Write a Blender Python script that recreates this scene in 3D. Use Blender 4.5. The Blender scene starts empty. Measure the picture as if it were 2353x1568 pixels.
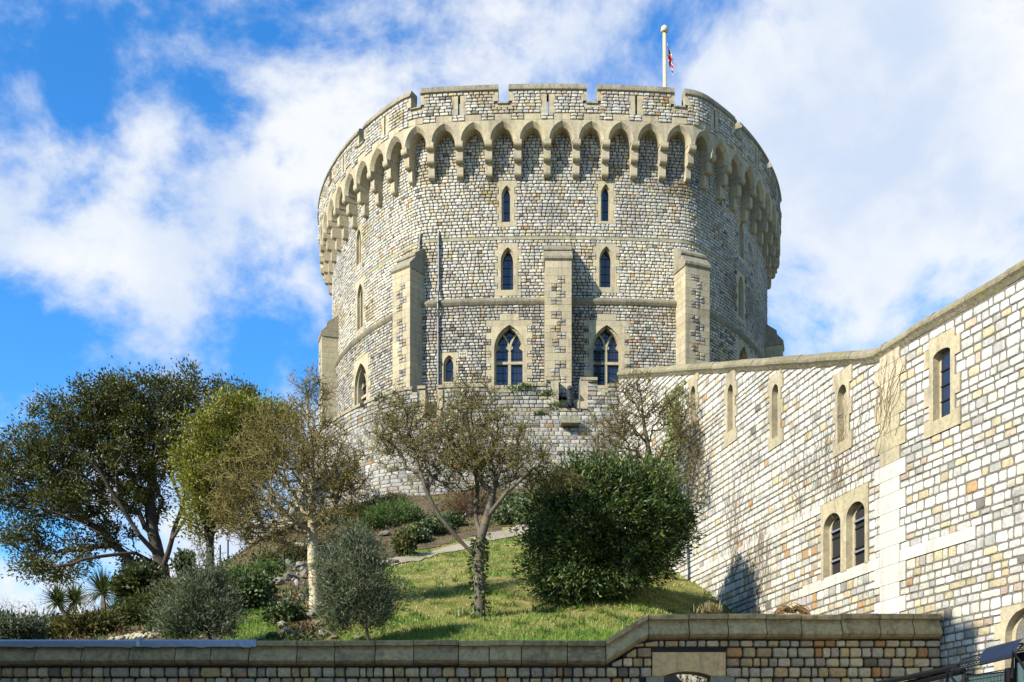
import bpy, math, random
import numpy as np
from mathutils import Vector, Matrix
random.seed(5)
rng = np.random.default_rng(11)
C = bpy.context.scene.collection
scene = bpy.context.scene
R = math.radians

# ------------------------------------------------------------------ camera, sky, sun, exposure
F, CX, HY, EYE = 2642.6, 1176.5, 1866.0, 1.6
cam_data = bpy.data.cameras.new('camera')
cam = bpy.data.objects.new('camera', cam_data); C.objects.link(cam)
cam.location = (0, 0, EYE); cam.rotation_euler = (R(90), 0, 0)
cam_data.sensor_width = 36; cam_data.lens = 36 * 1150 / 1024
cam_data.shift_y = 0.460
cam_data.clip_start = 0.1; cam_data.clip_end = 5000
scene.camera = cam
SUN_AZ, SUN_EL = 51.0, 32.0                       # degrees left of straight behind the camera, above the horizon
sx, sy, sz = (-math.sin(R(SUN_AZ)) * math.cos(R(SUN_EL)), -math.cos(R(SUN_AZ)) * math.cos(R(SUN_EL)), math.sin(R(SUN_EL)))
sun_data = bpy.data.lights.new('sun', 'SUN'); sun_data.energy = 5.0; sun_data.angle = R(0.5); sun_data.color = (1.0, 0.93, 0.82)
sun = bpy.data.objects.new('sun', sun_data); C.objects.link(sun)
sun.rotation_euler = Vector((-sx, -sy, -sz)).to_track_quat('-Z', 'Y').to_euler()
sun.location = (-40, -30, 60)
scene.view_settings.view_transform = 'Standard'; scene.view_settings.look = 'None'
scene.view_settings.gamma = 1.0; scene.view_settings.exposure = 1.08; scene.view_settings.use_curve_mapping = False
scene.render.engine = 'CYCLES'
scene.cycles.max_bounces = 6; scene.cycles.diffuse_bounces = 3; scene.cycles.transparent_max_bounces = 8

def at(dx, dy, Y): return np.array(((dx - CX) / F * Y, Y, EYE + (HY - dy) / F * Y))
def proj(P):
    P = np.atleast_2d(P); return CX + F * P[:, 0] / P[:, 1], HY - F * (P[:, 2] - EYE) / P[:, 1]

class N:                                             # small helper for node trees
    def __init__(self, tree): self.t = tree
    def add(self, kind, **kw):
        n = self.t.nodes.new(kind)
        for k, v in kw.items():
            if k == 'inp':
                for a, b in v.items(): self.put(n, a, b)
            else: setattr(n, k, v)
        return n
    def put(self, n, key, v):
        s = n.inputs[key]
        if isinstance(v, bpy.types.NodeSocket): self.t.links.new(v, s)
        else: s.default_value = v
    def math(self, op, a, b=0.0, clamp=False):
        n = self.add('ShaderNodeMath', operation=op, use_clamp=clamp); self.put(n, 0, a); self.put(n, 1, b); return n.outputs[0]
    def vmath(self, op, a, b=(0, 0, 0)):
        n = self.add('ShaderNodeVectorMath', operation=op); self.put(n, 0, a); self.put(n, 1, b); return n.outputs[0] if op not in ('DISTANCE', 'LENGTH', 'DOT_PRODUCT') else n.outputs['Value']
    def noise(self, vec, scale, detail=4, rough=0.5, dist=0.0, out='Fac'):
        n = self.add('ShaderNodeTexNoise', inp={'Scale': scale, 'Detail': detail, 'Roughness': rough, 'Distortion': dist})
        if vec is not None: self.put(n, 'Vector', vec)
        return n.outputs[out]
    def rng(self, v, a, b, c=0.0, d=1.0, smooth=True):
        n = self.add('ShaderNodeMapRange', interpolation_type='SMOOTHSTEP' if smooth else 'LINEAR', inp={'Value': v, 'From Min': a, 'From Max': b, 'To Min': c, 'To Max': d}); return n.outputs[0]
    def mix(self, f, a, b, mode='MIX'):
        n = self.add('ShaderNodeMix', data_type='RGBA', blend_type=mode)
        self.put(n, 0, f); self.put(n, 6, a); self.put(n, 7, b); return n.outputs[2]

def col(r, g, b): return (r, g, b, 1.0)

world = bpy.data.worlds.new('World'); scene.world = world; world.use_nodes = True
wt = world.node_tree; wt.nodes.clear(); w = N(wt)
sky = w.add('ShaderNodeTexSky', sky_type='NISHITA', sun_disc=False, sun_elevation=R(SUN_EL), sun_rotation=math.atan2(sx, sy) % (2 * math.pi), air_density=1.0, dust_density=0.4, ozone_density=2.5, altitude=50)
tc = w.add('ShaderNodeTexCoord').outputs['Generated']
warp = w.noise(tc, 3.2, 3, 0.5, 0, 'Color')
wv = w.vmath('ADD', tc, w.vmath('MULTIPLY', w.vmath('SUBTRACT', warp, (0.5, 0.5, 0.5)), (0.09, 0.09, 0.09)))
st = w.vmath('MULTIPLY', wv, (1.0, 1.0, 1.3))
big = w.noise(st, 8.0, 10, 0.60)
fine = w.noise(st, 19.0, 8, 0.62)
dens = w.math('ADD', w.math('MULTIPLY', w.math('SUBTRACT', big, 0.5), 3.0), w.math('MULTIPLY', w.math('SUBTRACT', fine, 0.5), 1.3))
def skydir(dx, dy):
    v = Vector(((dx - CX) / F, 1.0, (HY - dy) / F)); return v.normalized()
# where the cloud banks of that day stood (direction, angular radius, weight)
BANKS = [(2250, 250, 0.34, 0.95), (1950, 200, 0.22, 0.5), (1950, 420, 0.14, 0.4), (2080, 700, 0.22, -0.15), (700, 480, 0.15, 0.6), (640, 300, 0.12, 0.4), (560, 760, 0.10, 0.4), (880, 200, 0.14, 0.45), (1200, 90, 0.16, 0.35), (350, 320, 0.12, 0.35), (180, 560, 0.12, 0.35), (330, 680, 0.10, 0.35), (90, 1400, 0.10, 1.0), (500, 1260, 0.07, 0.8), (700, 980, 0.08, 0.3), (60, 960, 0.10, 0.3), (50, 100, 0.07, 0.25),
         (140, 120, 0.06, -0.7), (510, 250, 0.055, -0.8), (560, 620, 0.06, -0.6), (400, 460, 0.05, -0.5), (730, 40, 0.09, -0.45), (580, 880, 0.07, -0.9), (150, 470, 0.05, -0.5), (60, 760, 0.06, -0.5),
         (1600, 90, 0.06, -0.5), (1400, 140, 0.05, -0.3), (90, 1260, 0.07, -0.8), (60, 1130, 0.07, -0.6), (1000, 40, 0.05, -0.3), (260, 860, 0.07, -0.4)]
acc = dens
for dx, dy, r, wgt in BANKS:
    acc = w.math('ADD', acc, w.rng(w.vmath('DISTANCE', wv, tuple(skydir(dx, dy))), r, 0.0, 0.0, wgt * 0.8))
alpha = w.rng(acc, -0.20, 0.86)
shade = w.noise(w.vmath('ADD', st, (3.1, 1.7, 0.4)), 5.5, 6, 0.55)
thick = w.rng(acc, 0.25, 1.2)
cl = w.mix(w.math('MULTIPLY', w.rng(shade, 0.38, 0.62), w.math('ADD', w.math('MULTIPLY', thick, 0.5), 0.35)), col(8.6, 8.8, 9.0), col(5.4, 6.5, 8.3))
skyc = w.add('ShaderNodeHueSaturation', inp={'Saturation': 1.3, 'Value': 2.15, 'Color': sky.outputs[0]}).outputs[0]
skyc = w.mix(1.0, skyc, col(0.70, 1.02, 1.18), 'MULTIPLY')
bg = w.add('ShaderNodeBackground', inp={'Color': w.mix(w.math('MULTIPLY', alpha, 0.97), skyc, cl), 'Strength': 0.0535})
wt.links.new(bg.outputs[0], w.add('ShaderNodeOutputWorld').inputs[0])

# ------------------------------------------------------------------ materials
def new_mat(name):
    m = bpy.data.materials.new(name); m.use_nodes = True; m.node_tree.nodes.clear()
    return m, N(m.node_tree)
def finish(m, n, bsdf):
    m.node_tree.links.new(bsdf, n.add('ShaderNodeOutputMaterial').inputs[0]); return m
def src_color(n, src):
    if src == 'attr': return n.add('ShaderNodeAttribute', attribute_name='tint').outputs['Color']
    if src == 'obj': return n.add('ShaderNodeObjectInfo').outputs['Color']
    return src
def stone_mat(name, src, grain=0.35, bump=0.5, stain=0.45, stain_col=col(0.07, 0.065, 0.055), rough=0.9, scale=1.0, lichen=None, streak=0.0):
    m, n = new_mat(name)
    P = n.add('ShaderNodeNewGeometry').outputs['Position']
    c = src_color(n, src)
    g1 = n.noise(P, 11 * scale, 8, 0.62)
    g2 = n.noise(P, 38 * scale, 4, 0.6)
    c = n.mix(1.0, c, n.mix(n.rng(g1, 0.25, 0.75, smooth=False), col(1 - grain, 1 - grain, 1 - grain * 1.05), col(1 + grain * .6, 1 + grain * .6, 1 + grain * .55)), 'MULTIPLY')
    s1 = n.noise(P, 0.55, 6, 0.65, 0.6); s2 = n.noise(P, 3.5, 5, 0.65)
    if stain > 0:
        sm = n.math('MULTIPLY', n.rng(n.math('ADD', n.math('MULTIPLY', s1, 0.7), n.math('MULTIPLY', s2, 0.3)), 0.50, 0.68), stain)
        c = n.mix(sm, c, stain_col)
    if streak > 0:
        v = n.vmath('MULTIPLY', P, (5.0, 5.0, 0.5)); q = n.noise(v, 1.0, 4, 0.6)
        c = n.mix(n.math('MULTIPLY', n.rng(q, 0.5, 0.66), streak), c, stain_col)
    if lichen:
        c = n.mix(n.math('MULTIPLY', n.rng(n.noise(P, 5.0, 6, 0.7), 0.52, 0.66), 0.85), c, lichen)
    b = n.add('ShaderNodeBump', inp={'Strength': bump, 'Distance': 0.03, 'Height': n.math('ADD', g1, n.math('MULTIPLY', g2, 0.35))})
    bs = n.add('ShaderNodeBsdfPrincipled', inp={'Base Color': c, 'Roughness': rough, 'Specular IOR Level': 0.25, 'Normal': b.outputs[0]})
    return finish(m, n, bs.outputs[0])
def plain_mat(name, c, rough=0.6, metal=0.0, var=0.15, scale=14, spec=0.4, bump=0.1):
    m, n = new_mat(name)
    P = n.add('ShaderNodeNewGeometry').outputs['Position']
    g = n.noise(P, scale, 5, 0.6)
    cc = n.mix(1.0, src_color(n, c), n.mix(g, col(1 - var, 1 - var, 1 - var), col(1 + var, 1 + var, 1 + var)), 'MULTIPLY')
    b = n.add('ShaderNodeBump', inp={'Strength': bump, 'Distance': 0.02, 'Height': g})
    bs = n.add('ShaderNodeBsdfPrincipled', inp={'Base Color': cc, 'Roughness': rough, 'Metallic': metal, 'Specular IOR Level': spec, 'Normal': b.outputs[0]})
    return finish(m, n, bs.outputs[0])
def leaf_mat(name, rough=0.45, trans=0.3, spec=0.4):
    m, n = new_mat(name)
    c = src_color(n, 'attr')
    bs = n.add('ShaderNodeBsdfPrincipled', inp={'Base Color': c, 'Roughness': rough, 'Specular IOR Level': spec})
    tr = n.add('ShaderNodeBsdfTranslucent', inp={'Color': n.mix(1.0, c, col(1.2, 1.3, 0.5), 'MULTIPLY')})
    mx = n.add('ShaderNodeMixShader', inp={0: trans, 1: bs.outputs[0], 2: tr.outputs[0]})
    return finish(m, n, mx.outputs[0])
M = {}
M['stone_mass'] = stone_mat('stone_mass', 'attr', 0.34, 0.6, 0.45, streak=0.22)
M['stone_piece'] = stone_mat('stone_piece', 'obj', 0.34, 0.6, 0.45, streak=0.22)
M['ashlar'] = stone_mat('ashlar', 'attr', 0.3, 0.45, 0.5, col(0.13, 0.115, 0.085), streak=0.4)
M['coping'] = stone_mat('coping', 'attr', 0.4, 0.6, 0.65, col(0.06, 0.055, 0.045), streak=0.45)
M['coping_front'] = stone_mat('coping_front', 'attr', 0.45, 0.8, 0.6, col(0.13, 0.095, 0.055), streak=0.6, lichen=col(0.38, 0.29, 0.13))
M['coping_lichen'] = stone_mat('coping_lichen', 'attr', 0.45, 0.8, 0.5, col(0.08, 0.07, 0.05), lichen=col(0.19, 0.165, 0.06))
M['mortar'] = stone_mat('mortar', col(0.036, 0.034, 0.03), 0.5, 0.9, 0.5, scale=3.0)
M['mortar_pale'] = stone_mat('mortar_pale', col(0.15, 0.14, 0.12), 0.6, 0.9, 0.5, scale=3.0)
M['inside_shade'] = plain_mat('inside_shade', col(0.012, 0.011, 0.01), 0.9)  # near-black colour stands in for the shade inside openings
M['lead'] = plain_mat('lead', col(0.30, 0.33, 0.38), 0.45, 0.6, 0.25)
M['iron'] = plain_mat('iron', col(0.014, 0.015, 0.017), 0.6, 0.0, 0.15, 14, 0.15)
M['pipe'] = plain_mat('pipe', col(0.05, 0.055, 0.065), 0.45, 0.2)
M['timber'] = plain_mat('timber', col(0.12, 0.05, 0.025), 0.7)
M['bark'] = plain_mat('bark', 'attr', 0.9, 0, 0.45, 30, 0.2, 0.6)
M['leaf'] = leaf_mat('leaf')
M['leaf_gloss'] = leaf_mat('leaf_gloss', 0.45, 0.2, 0.35)
M['pale_ashlar'] = stone_mat('pale_ashlar', 'attr', 0.22, 0.4, 0.22, col(0.2, 0.18, 0.14), streak=0.3)
M['leaf_matt'] = leaf_mat('leaf_matt', 0.6, 0.25, 0.3)
M['white_paint'] = plain_mat('white_paint', col(0.42, 0.36, 0.22), 0.5, 0, 0.12)
M['navy'] = plain_mat('navy', col(0.010, 0.016, 0.032), 0.5, 0.0, 0.3, 6, 0.15)
M['black_rubber'] = plain_mat('black_rubber', col(0.008, 0.008, 0.009), 0.8, 0, 0.15, 14, 0.08)
M['grey_horn'] = plain_mat('grey_horn', col(0.33, 0.34, 0.34), 0.5)
def glass_mat(name, c, rough=0.06):
    m, n = new_mat(name)
    P = n.add('ShaderNodeNewGeometry').outputs['Position']
    b = n.add('ShaderNodeBump', inp={'Strength': 0.25, 'Distance': 0.02, 'Height': n.noise(P, 3.0, 2)})
    bs = n.add('ShaderNodeBsdfPrincipled', inp={'Base Color': c, 'Roughness': rough, 'Specular IOR Level': 0.7, 'Normal': b.outputs[0]})
    return finish(m, n, bs.outputs[0])
M['glass'] = glass_mat('glass', col(0.012, 0.016, 0.028))
M['glass_green'] = glass_mat('glass_green', col(0.035, 0.055, 0.045), 0.15)

# ------------------------------------------------------------------ mesh and object helpers
LOC = {}
def link(o, parent=None):
    C.objects.link(o)
    if parent is not None: o.parent = parent
    return o
def root_loc(p):
    while p.parent is not None: p = p.parent
    return LOC.get(p.name, np.zeros(3))
def thing(name, label, cat, loc=(0, 0, 0), group=None):
    o = bpy.data.objects.new(name, None); C.objects.link(o); o.location = loc; LOC[o.name] = np.array(loc, float)
    o.empty_display_size = 0.3
    o['label'] = label; o['category'] = cat
    if group: o['group'] = group
    return o
def tag(o, label=None, cat=None, group=None, kind=None):
    for k, v in (('label', label), ('category', cat), ('group', group), ('kind', kind)):
        if v: o[k] = v
    return o
def raw_mesh(name, V, faces, tint=None, smooth=False):
    """faces: list of int arrays (m,k)"""
    me = bpy.data.meshes.new(name); V = np.asarray(V, np.float32)
    me.vertices.add(len(V)); me.vertices.foreach_set('co', V.ravel())
    faces = [np.asarray(f, np.int32) for f in faces if len(f)]
    li = np.concatenate([f.ravel() for f in faces]); tot = np.concatenate([np.full(len(f), f.shape[1], np.int32) for f in faces])
    me.loops.add(len(li)); me.loops.foreach_set('vertex_index', li)
    me.polygons.add(len(tot)); st = np.concatenate(([0], np.cumsum(tot)[:-1])).astype(np.int32)
    me.polygons.foreach_set('loop_start', st)
    try: me.polygons.foreach_set('loop_total', tot)
    except Exception: pass
    me.polygons.foreach_set('use_smooth', np.full(len(tot), smooth))
    if tint is not None:
        a = me.attributes.new('tint', 'FLOAT_COLOR', 'POINT')
        t = np.ones((len(V), 4), np.float32); t[:, :3] = tint; a.data.foreach_set('color', t.ravel())
    me.update(calc_edges=True)
    return me
def obj(name, V, faces, mat, parent=None, tint=None, smooth=False, kind=None):
    V = np.asarray(V, float).reshape(-1, 3)
    if parent is not None: V = V - root_loc(parent)
    me = raw_mesh(name, V, faces, tint, smooth); me.materials.append(M[mat] if isinstance(mat, str) else mat)
    o = bpy.data.objects.new(name, me); link(o, parent)
    if kind: o['kind'] = kind
    return o
def obj_top(name, V, faces, mat, label=None, cat=None, group=None, kind=None, tint=None, smooth=False):
    """a top-level thing that is a single mesh, with its origin at its base"""
    V = np.asarray(V, float).reshape(-1, 3)
    o0 = np.array((V[:, 0].mean(), V[:, 1].mean(), V[:, 2].min())) if kind != 'structure' else np.zeros(3)
    me = raw_mesh(name, V - o0, faces, tint, smooth); me.materials.append(M[mat] if isinstance(mat, str) else mat)
    o = bpy.data.objects.new(name, me); C.objects.link(o); o.location = o0; LOC[o.name] = o0
    return tag(o, label, cat, group, kind)

class MB:
    """collects polygons for one mesh"""
    def __init__(self): self.V = []; self.Q = {}; self.T = []; self.n = 0
    def add(self, V, faces, tint=(0.4, 0.37, 0.3)):
        V = np.asarray(V, float).reshape(-1, 3)
        for f in faces: self.Q.setdefault(len(f), []).append([i + self.n for i in f])
        self.V.append(V); t = np.asarray(tint, float)
        self.T.append(np.broadcast_to(t, (len(V), 3)) if t.ndim == 1 else t); self.n += len(V)
    def hexa(self, p, tint=(0.4, 0.37, 0.3), skip=()):
        """8 points: bottom ring 0-3 (ccw seen from above), top ring 4-7"""
        fs = [(3, 2, 1, 0), (4, 5, 6, 7), (0, 1, 5, 4), (1, 2, 6, 5), (2, 3, 7, 6), (3, 0, 4, 7)]
        self.add(p, [f for i, f in enumerate(fs) if i not in skip], tint)
    def box(self, a, b, tint=(0.4, 0.37, 0.3), M4=None):
        a = np.minimum(a, b), np.maximum(a, b); (x0, y0, z0), (x1, y1, z1) = a
        p = np.array([(x0, y0, z0), (x1, y0, z0), (x1, y1, z0), (x0, y1, z0), (x0, y0, z1), (x1, y0, z1), (x1, y1, z1), (x0, y1, z1)])
        if M4 is not None: p = p @ M4[0].T + M4[1]
        self.hexa(p, tint)
    def tube(self, pts, radii, sides=6, tint=(0.1, 0.1, 0.1), caps=True):
        pts = np.asarray(pts, float); rad = np.broadcast_to(np.asarray(radii, float), (len(pts),))
        ring = []
        for i, p in enumerate(pts):
            d = pts[min(i + 1, len(pts) - 1)] - pts[max(i - 1, 0)]; d /= np.linalg.norm(d) + 1e-9
            a = np.cross(d, (0, 0, 1) if abs(d[2]) < 0.9 else (1, 0, 0)); a /= np.linalg.norm(a); b = np.cross(d, a)
            for k in range(sides):
                th = 2 * math.pi * k / sides; ring.append(p + rad[i] * (a * math.cos(th) + b * math.sin(th)))
        fs = []
        for i in range(len(pts) - 1):
            for k in range(sides):
                k2 = (k + 1) % sides; fs.append((i * sides + k, i * sides + k2, (i + 1) * sides + k2, (i + 1) * sides + k))
        if caps: fs += [tuple(range(sides))[::-1], tuple((len(pts) - 1) * sides + k for k in range(sides))]
        self.add(ring, fs, tint)
    def build(self, name, mat, parent=None, smooth=False, kind=None):
        return obj(name, np.concatenate(self.V), list(self.Q.values()), mat, parent, np.concatenate(self.T), smooth, kind)
    def build_top(self, name, mat, label=None, cat=None, group=None, kind=None, smooth=False):
        return obj_top(name, np.concatenate(self.V), list(self.Q.values()), mat, label, cat, group, kind, np.concatenate(self.T), smooth)

def vnoise(x, y, z, s=1.0, seed=0):
    x, y, z = x * s + seed * 1.7, y * s - seed * 2.3, z * s + seed * .9
    return (np.sin(1.7 * x + 1.3 * np.sin(1.1 * y + z)) + np.sin(1.9 * y + 1.2 * np.sin(1.3 * z + .7 * x)) + np.sin(2.1 * z + 1.1 * np.sin(.9 * x + 1.4 * y))) / 3

# ------------------------------------------------------------------ plans (outlines seen from above) and masonry
class Plan:
    def __init__(self, pts, s0=0.0):
        self.p = np.asarray(pts, float); d = np.diff(self.p, axis=0); l = np.hypot(d[:, 0], d[:, 1])
        self.s = np.concatenate(([0], np.cumsum(l))) + s0
        t = d / l[:, None]; tv = np.vstack((t[:1], (t[:-1] + t[1:]) / 2, t[-1:])); self.t = tv / np.linalg.norm(tv, axis=1)[:, None]
    def frame(self, s):
        s = np.asarray(s, float); x = np.interp(s, self.s, self.p[:, 0]); y = np.interp(s, self.s, self.p[:, 1])
        tx = np.interp(s, self.s, self.t[:, 0]); ty = np.interp(s, self.s, self.t[:, 1]); l = np.hypot(tx, ty)
        return x, y, tx / l, ty / l
    def at(self, s, z, d=0.0):
        """point at arc length s, height z, d metres outwards"""
        x, y, tx, ty = self.frame(s); d = np.asarray(d, float)
        return np.stack(np.broadcast_arrays(x + ty * d, y - tx * d, np.asarray(z, float)), -1)
    def find(self, dx, d=0.0, lo=None, hi=None):
        s = np.linspace(self.s[0] if lo is None else lo, self.s[-1] if hi is None else hi, 4000)
        P = self.at(s, 0 * s, d); u = CX + F * P[:, 0] / P[:, 1]
        return float(s[np.argmin(np.abs(u - dx))])

def cells(plan, sb, zb, solid, dout, din, name, mat, parent, tint=(0.085, 0.08, 0.072), batter=None):
    """a wall core with openings: outer and inner face plus the reveals"""
    sb = np.unique(np.round(sb, 4)); zb = np.unique(np.round(zb, 4)); mb = MB()
    ok = np.zeros((len(sb) + 1, len(zb) + 1), bool)
    for i in range(len(sb) - 1):
        for j in range(len(zb) - 1): ok[i + 1, j + 1] = solid((sb[i] + sb[i + 1]) / 2, (zb[j] + zb[j + 1]) / 2)
    bt = batter or (lambda z: 0.0)
    G = lambda d: np.array([[plan.at(s, z, d + bt(z)) for z in zb] for s in sb]).reshape(-1, 3)
    A, B = G(dout), G(din); nA = len(A); nz = len(zb); V = np.vstack((A, B)); fs = []
    for i in range(len(sb) - 1):
        for j in range(len(zb) - 1):
            if not ok[i + 1, j + 1]: continue
            a, b, c, d = i * nz + j, (i + 1) * nz + j, (i + 1) * nz + j + 1, i * nz + j + 1
            fs += [(a, b, c, d), (nA + d, nA + c, nA + b, nA + a)]
            if not ok[i, j + 1]: fs.append((nA + a, a, d, nA + d))
            if not ok[i + 2, j + 1]: fs.append((b, nA + b, nA + c, c))
            if not ok[i + 1, j]: fs.append((nA + a, nA + b, b, a))
            if not ok[i + 1, j + 2]: fs.append((d, c, nA + c, nA + d))
    mb.add(V, fs, tint)
    return mb.build(name, mat, parent)

NT = 16
def stone_templates():
    T = []
    base = np.array([(-.5, -.33), (-.39, -.5), (.39, -.5), (.5, -.33), (.5, .33), (.39, .5), (-.39, .5), (-.5, .33)])
    r = np.random.default_rng(3)
    for k in range(NT):
        o = base + r.uniform(-.05, .05, (8, 2)); o = np.clip(o, -.5, .5); V = []
        V += [(a, .05, b) for a, b in o]; V += [(a, -.002, b) for a, b in o]
        V += [(a * .88, -.024 - r.uniform(0, .02), b * .82) for a, b in o]
        V.append((r.uniform(-.1, .1), -.034 - r.uniform(0, .03), r.uniform(-.1, .1))); T.append(V)
    T = np.array(T); Fc = []
    for ring in (0, 8):
        for i in range(8):
            j = (i + 1) % 8; a, b, c, d = ring + i, ring + j, ring + 8 + j, ring + 8 + i; Fc += [(a, b, c), (a, c, d)]
    for i in range(8): Fc.append((16 + i, 16 + (i + 1) % 8, 24))
    return T, np.array(Fc)
TEMPL, TFACE = stone_templates()
STONE_MESH = []
for k in range(NT):
    me = raw_mesh('stone', TEMPL[k], [TFACE]); me.materials.append(M['stone_piece']); STONE_MESH.append(me)

def lay(plan, s0, s1, zs, blocked, wmin, wmax, gap=0.025, top=None, dfun=None, bottom=None):
    """courses of stones; blocked(i, zm) -> list of (a, b) intervals without stones"""
    out = []
    for i in range(len(zs) - 1):
        za, zb = zs[i], zs[i + 1]; zm = (za + zb) / 2
        bl = sorted([q for q in blocked(i, zm) if q[1] > s0 and q[0] < s1]); iv = []; c = s0
        for a, b in bl:
            if a > c: iv.append((c, min(a, s1)))
            c = max(c, b)
        if c < s1: iv.append((c, s1))
        for a, b in iv:
            L = b - a
            if L < 0.07: continue
            n = max(1, int(round(L / ((wmin + wmax) / 2)))); ws = rng.uniform(wmin, wmax, n) * np.where(rng.uniform(0, 1, n) < .14, .6, 1) * np.where(rng.uniform(0, 1, n) < .08, 1.45, 1); ws *= L / ws.sum(); u = a
            for q in ws:
                e0, e1 = u, u + q; u = e1; tl = tr = zb
                if bottom is not None and zm < bottom((e0 + e1) / 2): continue
                if top is not None:
                    tl, tr = min(zb, top(e0)), min(zb, top(e1))
                    if min(tl, tr) - za < 0.05: 
                        if max(tl, tr) - za < 0.09: continue
                        tl = max(tl, za + .03); tr = max(tr, za + .03)
                out.append((e0 + gap / 2, e1 - gap / 2, za + gap / 2, tl - gap / 2, tr - gap / 2))
    A = np.array(out); sm = (A[:, 0] + A[:, 1]) / 2; z0 = A[:, 2]
    d = np.array([dfun(z) for z in z0]) if dfun else np.zeros(len(A))
    x, y, tx, ty = plan.frame(sm)
    ch = np.linalg.norm(plan.at(A[:, 1], 0, d) - plan.at(A[:, 0], 0, d), axis=1)
    return dict(w=ch, z0=z0, zl=A[:, 3], zr=A[:, 4], x=x + ty * d, y=y - tx * d, tx=tx, ty=ty, s=sm, k=rng.integers(0, NT, len(A)), prot=rng.uniform(-.012, .02, len(A)))
def cat_stones(L): return {k: np.concatenate([q[k] for q in L]) for k in L[0]}

PAL = np.array([(.43, .43, .415), (.47, .45, .385), (.36, .36, .345), (.29, .285, .27), (.41, .355, .24), (.36, .225, .115), (.15, .14, .13), (.36, .29, .235), (.50, .49, .46)])
def pick_cols(n, wts, jit=0.10):
    wts = np.array(wts, float); k = rng.choice(len(PAL), n, p=wts / wts.sum()); c = .82 * PAL[k] * np.array((1.03, 1.0, .94)) * rng.uniform(1 - jit, 1 + jit, (n, 1)); return np.clip(c * rng.uniform(.97, 1.03, (n, 3)), 0.01, 0.75)

def build_stones(S, cols, parent, mask, n_parts=300, name='stone', mass='masonry', hscale=1.0):
    n = len(S['w']); h = (S['zl'] + S['zr']) / 2 - S['z0']
    P = np.stack((S['x'], S['y'], S['z0'] + h / 2), 1)
    dx, dy = proj(P); view = np.array((0, 0, EYE)) - P; dist = np.linalg.norm(view, axis=1)
    nx, ny = S['ty'], -S['tx']; facing = (view[:, 0] * nx + view[:, 1] * ny) / dist
    sc = S['w'] * h * np.clip(facing, 0, None) / dist ** 2
    good = (dx > 10) & (dx < 2343) & (dy > 10) & (dy < 1560) & (facing > 0.05) & (np.abs(S['zl'] - S['zr']) < 1e-6) & mask(dx, dy, P, S)
    sc[~good] = -1; idx = np.argsort(-sc)[:n_parts]; idx = idx[sc[idx] > 0]
    sel = np.zeros(n, bool); sel[idx] = True; rl = root_loc(parent)
    for i in idx:
        o = bpy.data.objects.new(name, STONE_MESH[S['k'][i]]); C.objects.link(o); o.parent = parent
        m = Matrix(((S['tx'][i] * S['w'][i], -nx[i] * hscale, 0, 0), (S['ty'][i] * S['w'][i], -ny[i] * hscale, 0, 0), (0, 0, h[i], 0), (0, 0, 0, 1)))
        q = P[i] - rl; pr_ = S['prot'][i] * min(1, hscale); m.translation = (q[0] + nx[i] * pr_, q[1] + ny[i] * pr_, q[2]); o.matrix_local = m
        o.color = (*cols[i], 1)
    r = np.where(~sel)[0]
    if len(r):
        T = TEMPL[S['k'][r]]; a = T[:, :, 0] + .5; b = T[:, :, 2] + .5
        top = S['zl'][r][:, None] * (1 - a) + S['zr'][r][:, None] * a; z = S['z0'][r][:, None] + b * (top - S['z0'][r][:, None])
        d = -T[:, :, 1] * hscale + S['prot'][r][:, None] * min(1, hscale); u = T[:, :, 0] * S['w'][r][:, None]
        X = S['x'][r][:, None] + S['tx'][r][:, None] * u + nx[r][:, None] * d; Y = S['y'][r][:, None] + S['ty'][r][:, None] * u + ny[r][:, None] * d
        V = np.stack((X, Y, z), 2).reshape(-1, 3); Fa = (TFACE[None] + (np.arange(len(r)) * TEMPL.shape[1])[:, None, None]).reshape(-1, 3)
        obj(mass, V, [Fa], 'stone_mass', parent, np.repeat(cols[r], TEMPL.shape[1], 0), kind='stuff')

ASH = np.array((.335, .29, .195))
def ash(v=0.11): return ASH * random.uniform(1 - v, 1 + v) * np.array((1, random.uniform(.98, 1.01), random.uniform(.93, 1.03)))
def pointed(hw, zs, rise):
    """half width of a pointed arch as a function of z"""
    if rise <= hw:
        return lambda z: hw if z <= zs else hw * math.sqrt(max(0.0, 1 - ((z - zs) / rise) ** 2))
    r = (rise * rise + hw * hw) / (2 * hw)
    def f(z):
        if z <= zs: return hw
        q = r * r - (z - zs) ** 2
        return max(0.0, math.sqrt(q) - (r - hw)) if q > 0 else 0.0
    return f
def strip(mb, plan, s, za, zb, l0, r0, l1, r1, df, dbk, tint, skip=()):
    """a block from l to r (offsets from s) at heights za..zb, between depths df (front) and dbk"""
    p = [plan.at(s + l0, za, df), plan.at(s + r0, za, df), plan.at(s + r0, za, dbk), plan.at(s + l0, za, dbk), plan.at(s + l1, zb, df), plan.at(s + r1, zb, df), plan.at(s + r1, zb, dbk), plan.at(s + l1, zb, dbk)]
    mb.hexa(np.array(p), tint, skip)
def ring(mb, plan, s, zlist, outer, inner, df, dbk, tint=None, joints=None):
    """masonry between two half-width functions; solid where inner is 0"""
    for a, b in zip(zlist[:-1], zlist[1:]):
        t = tint if tint is not None else ash()
        oa = outer((a + b) / 2); ia, ib = inner(a + 1e-4), inner(b - 1e-4)
        oa0 = oa if np.isscalar(oa) else oa
        if ia <= 0.001 and ib <= 0.001: strip(mb, plan, s, a, b, -oa, oa, -oa, oa, df, dbk, t)
        else:
            strip(mb, plan, s, a, b, -oa, -ia, -oa, -ib, df, dbk, t); strip(mb, plan, s, a, b, ia, oa, ib, oa, df, dbk, t if tint is not None else ash())

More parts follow.
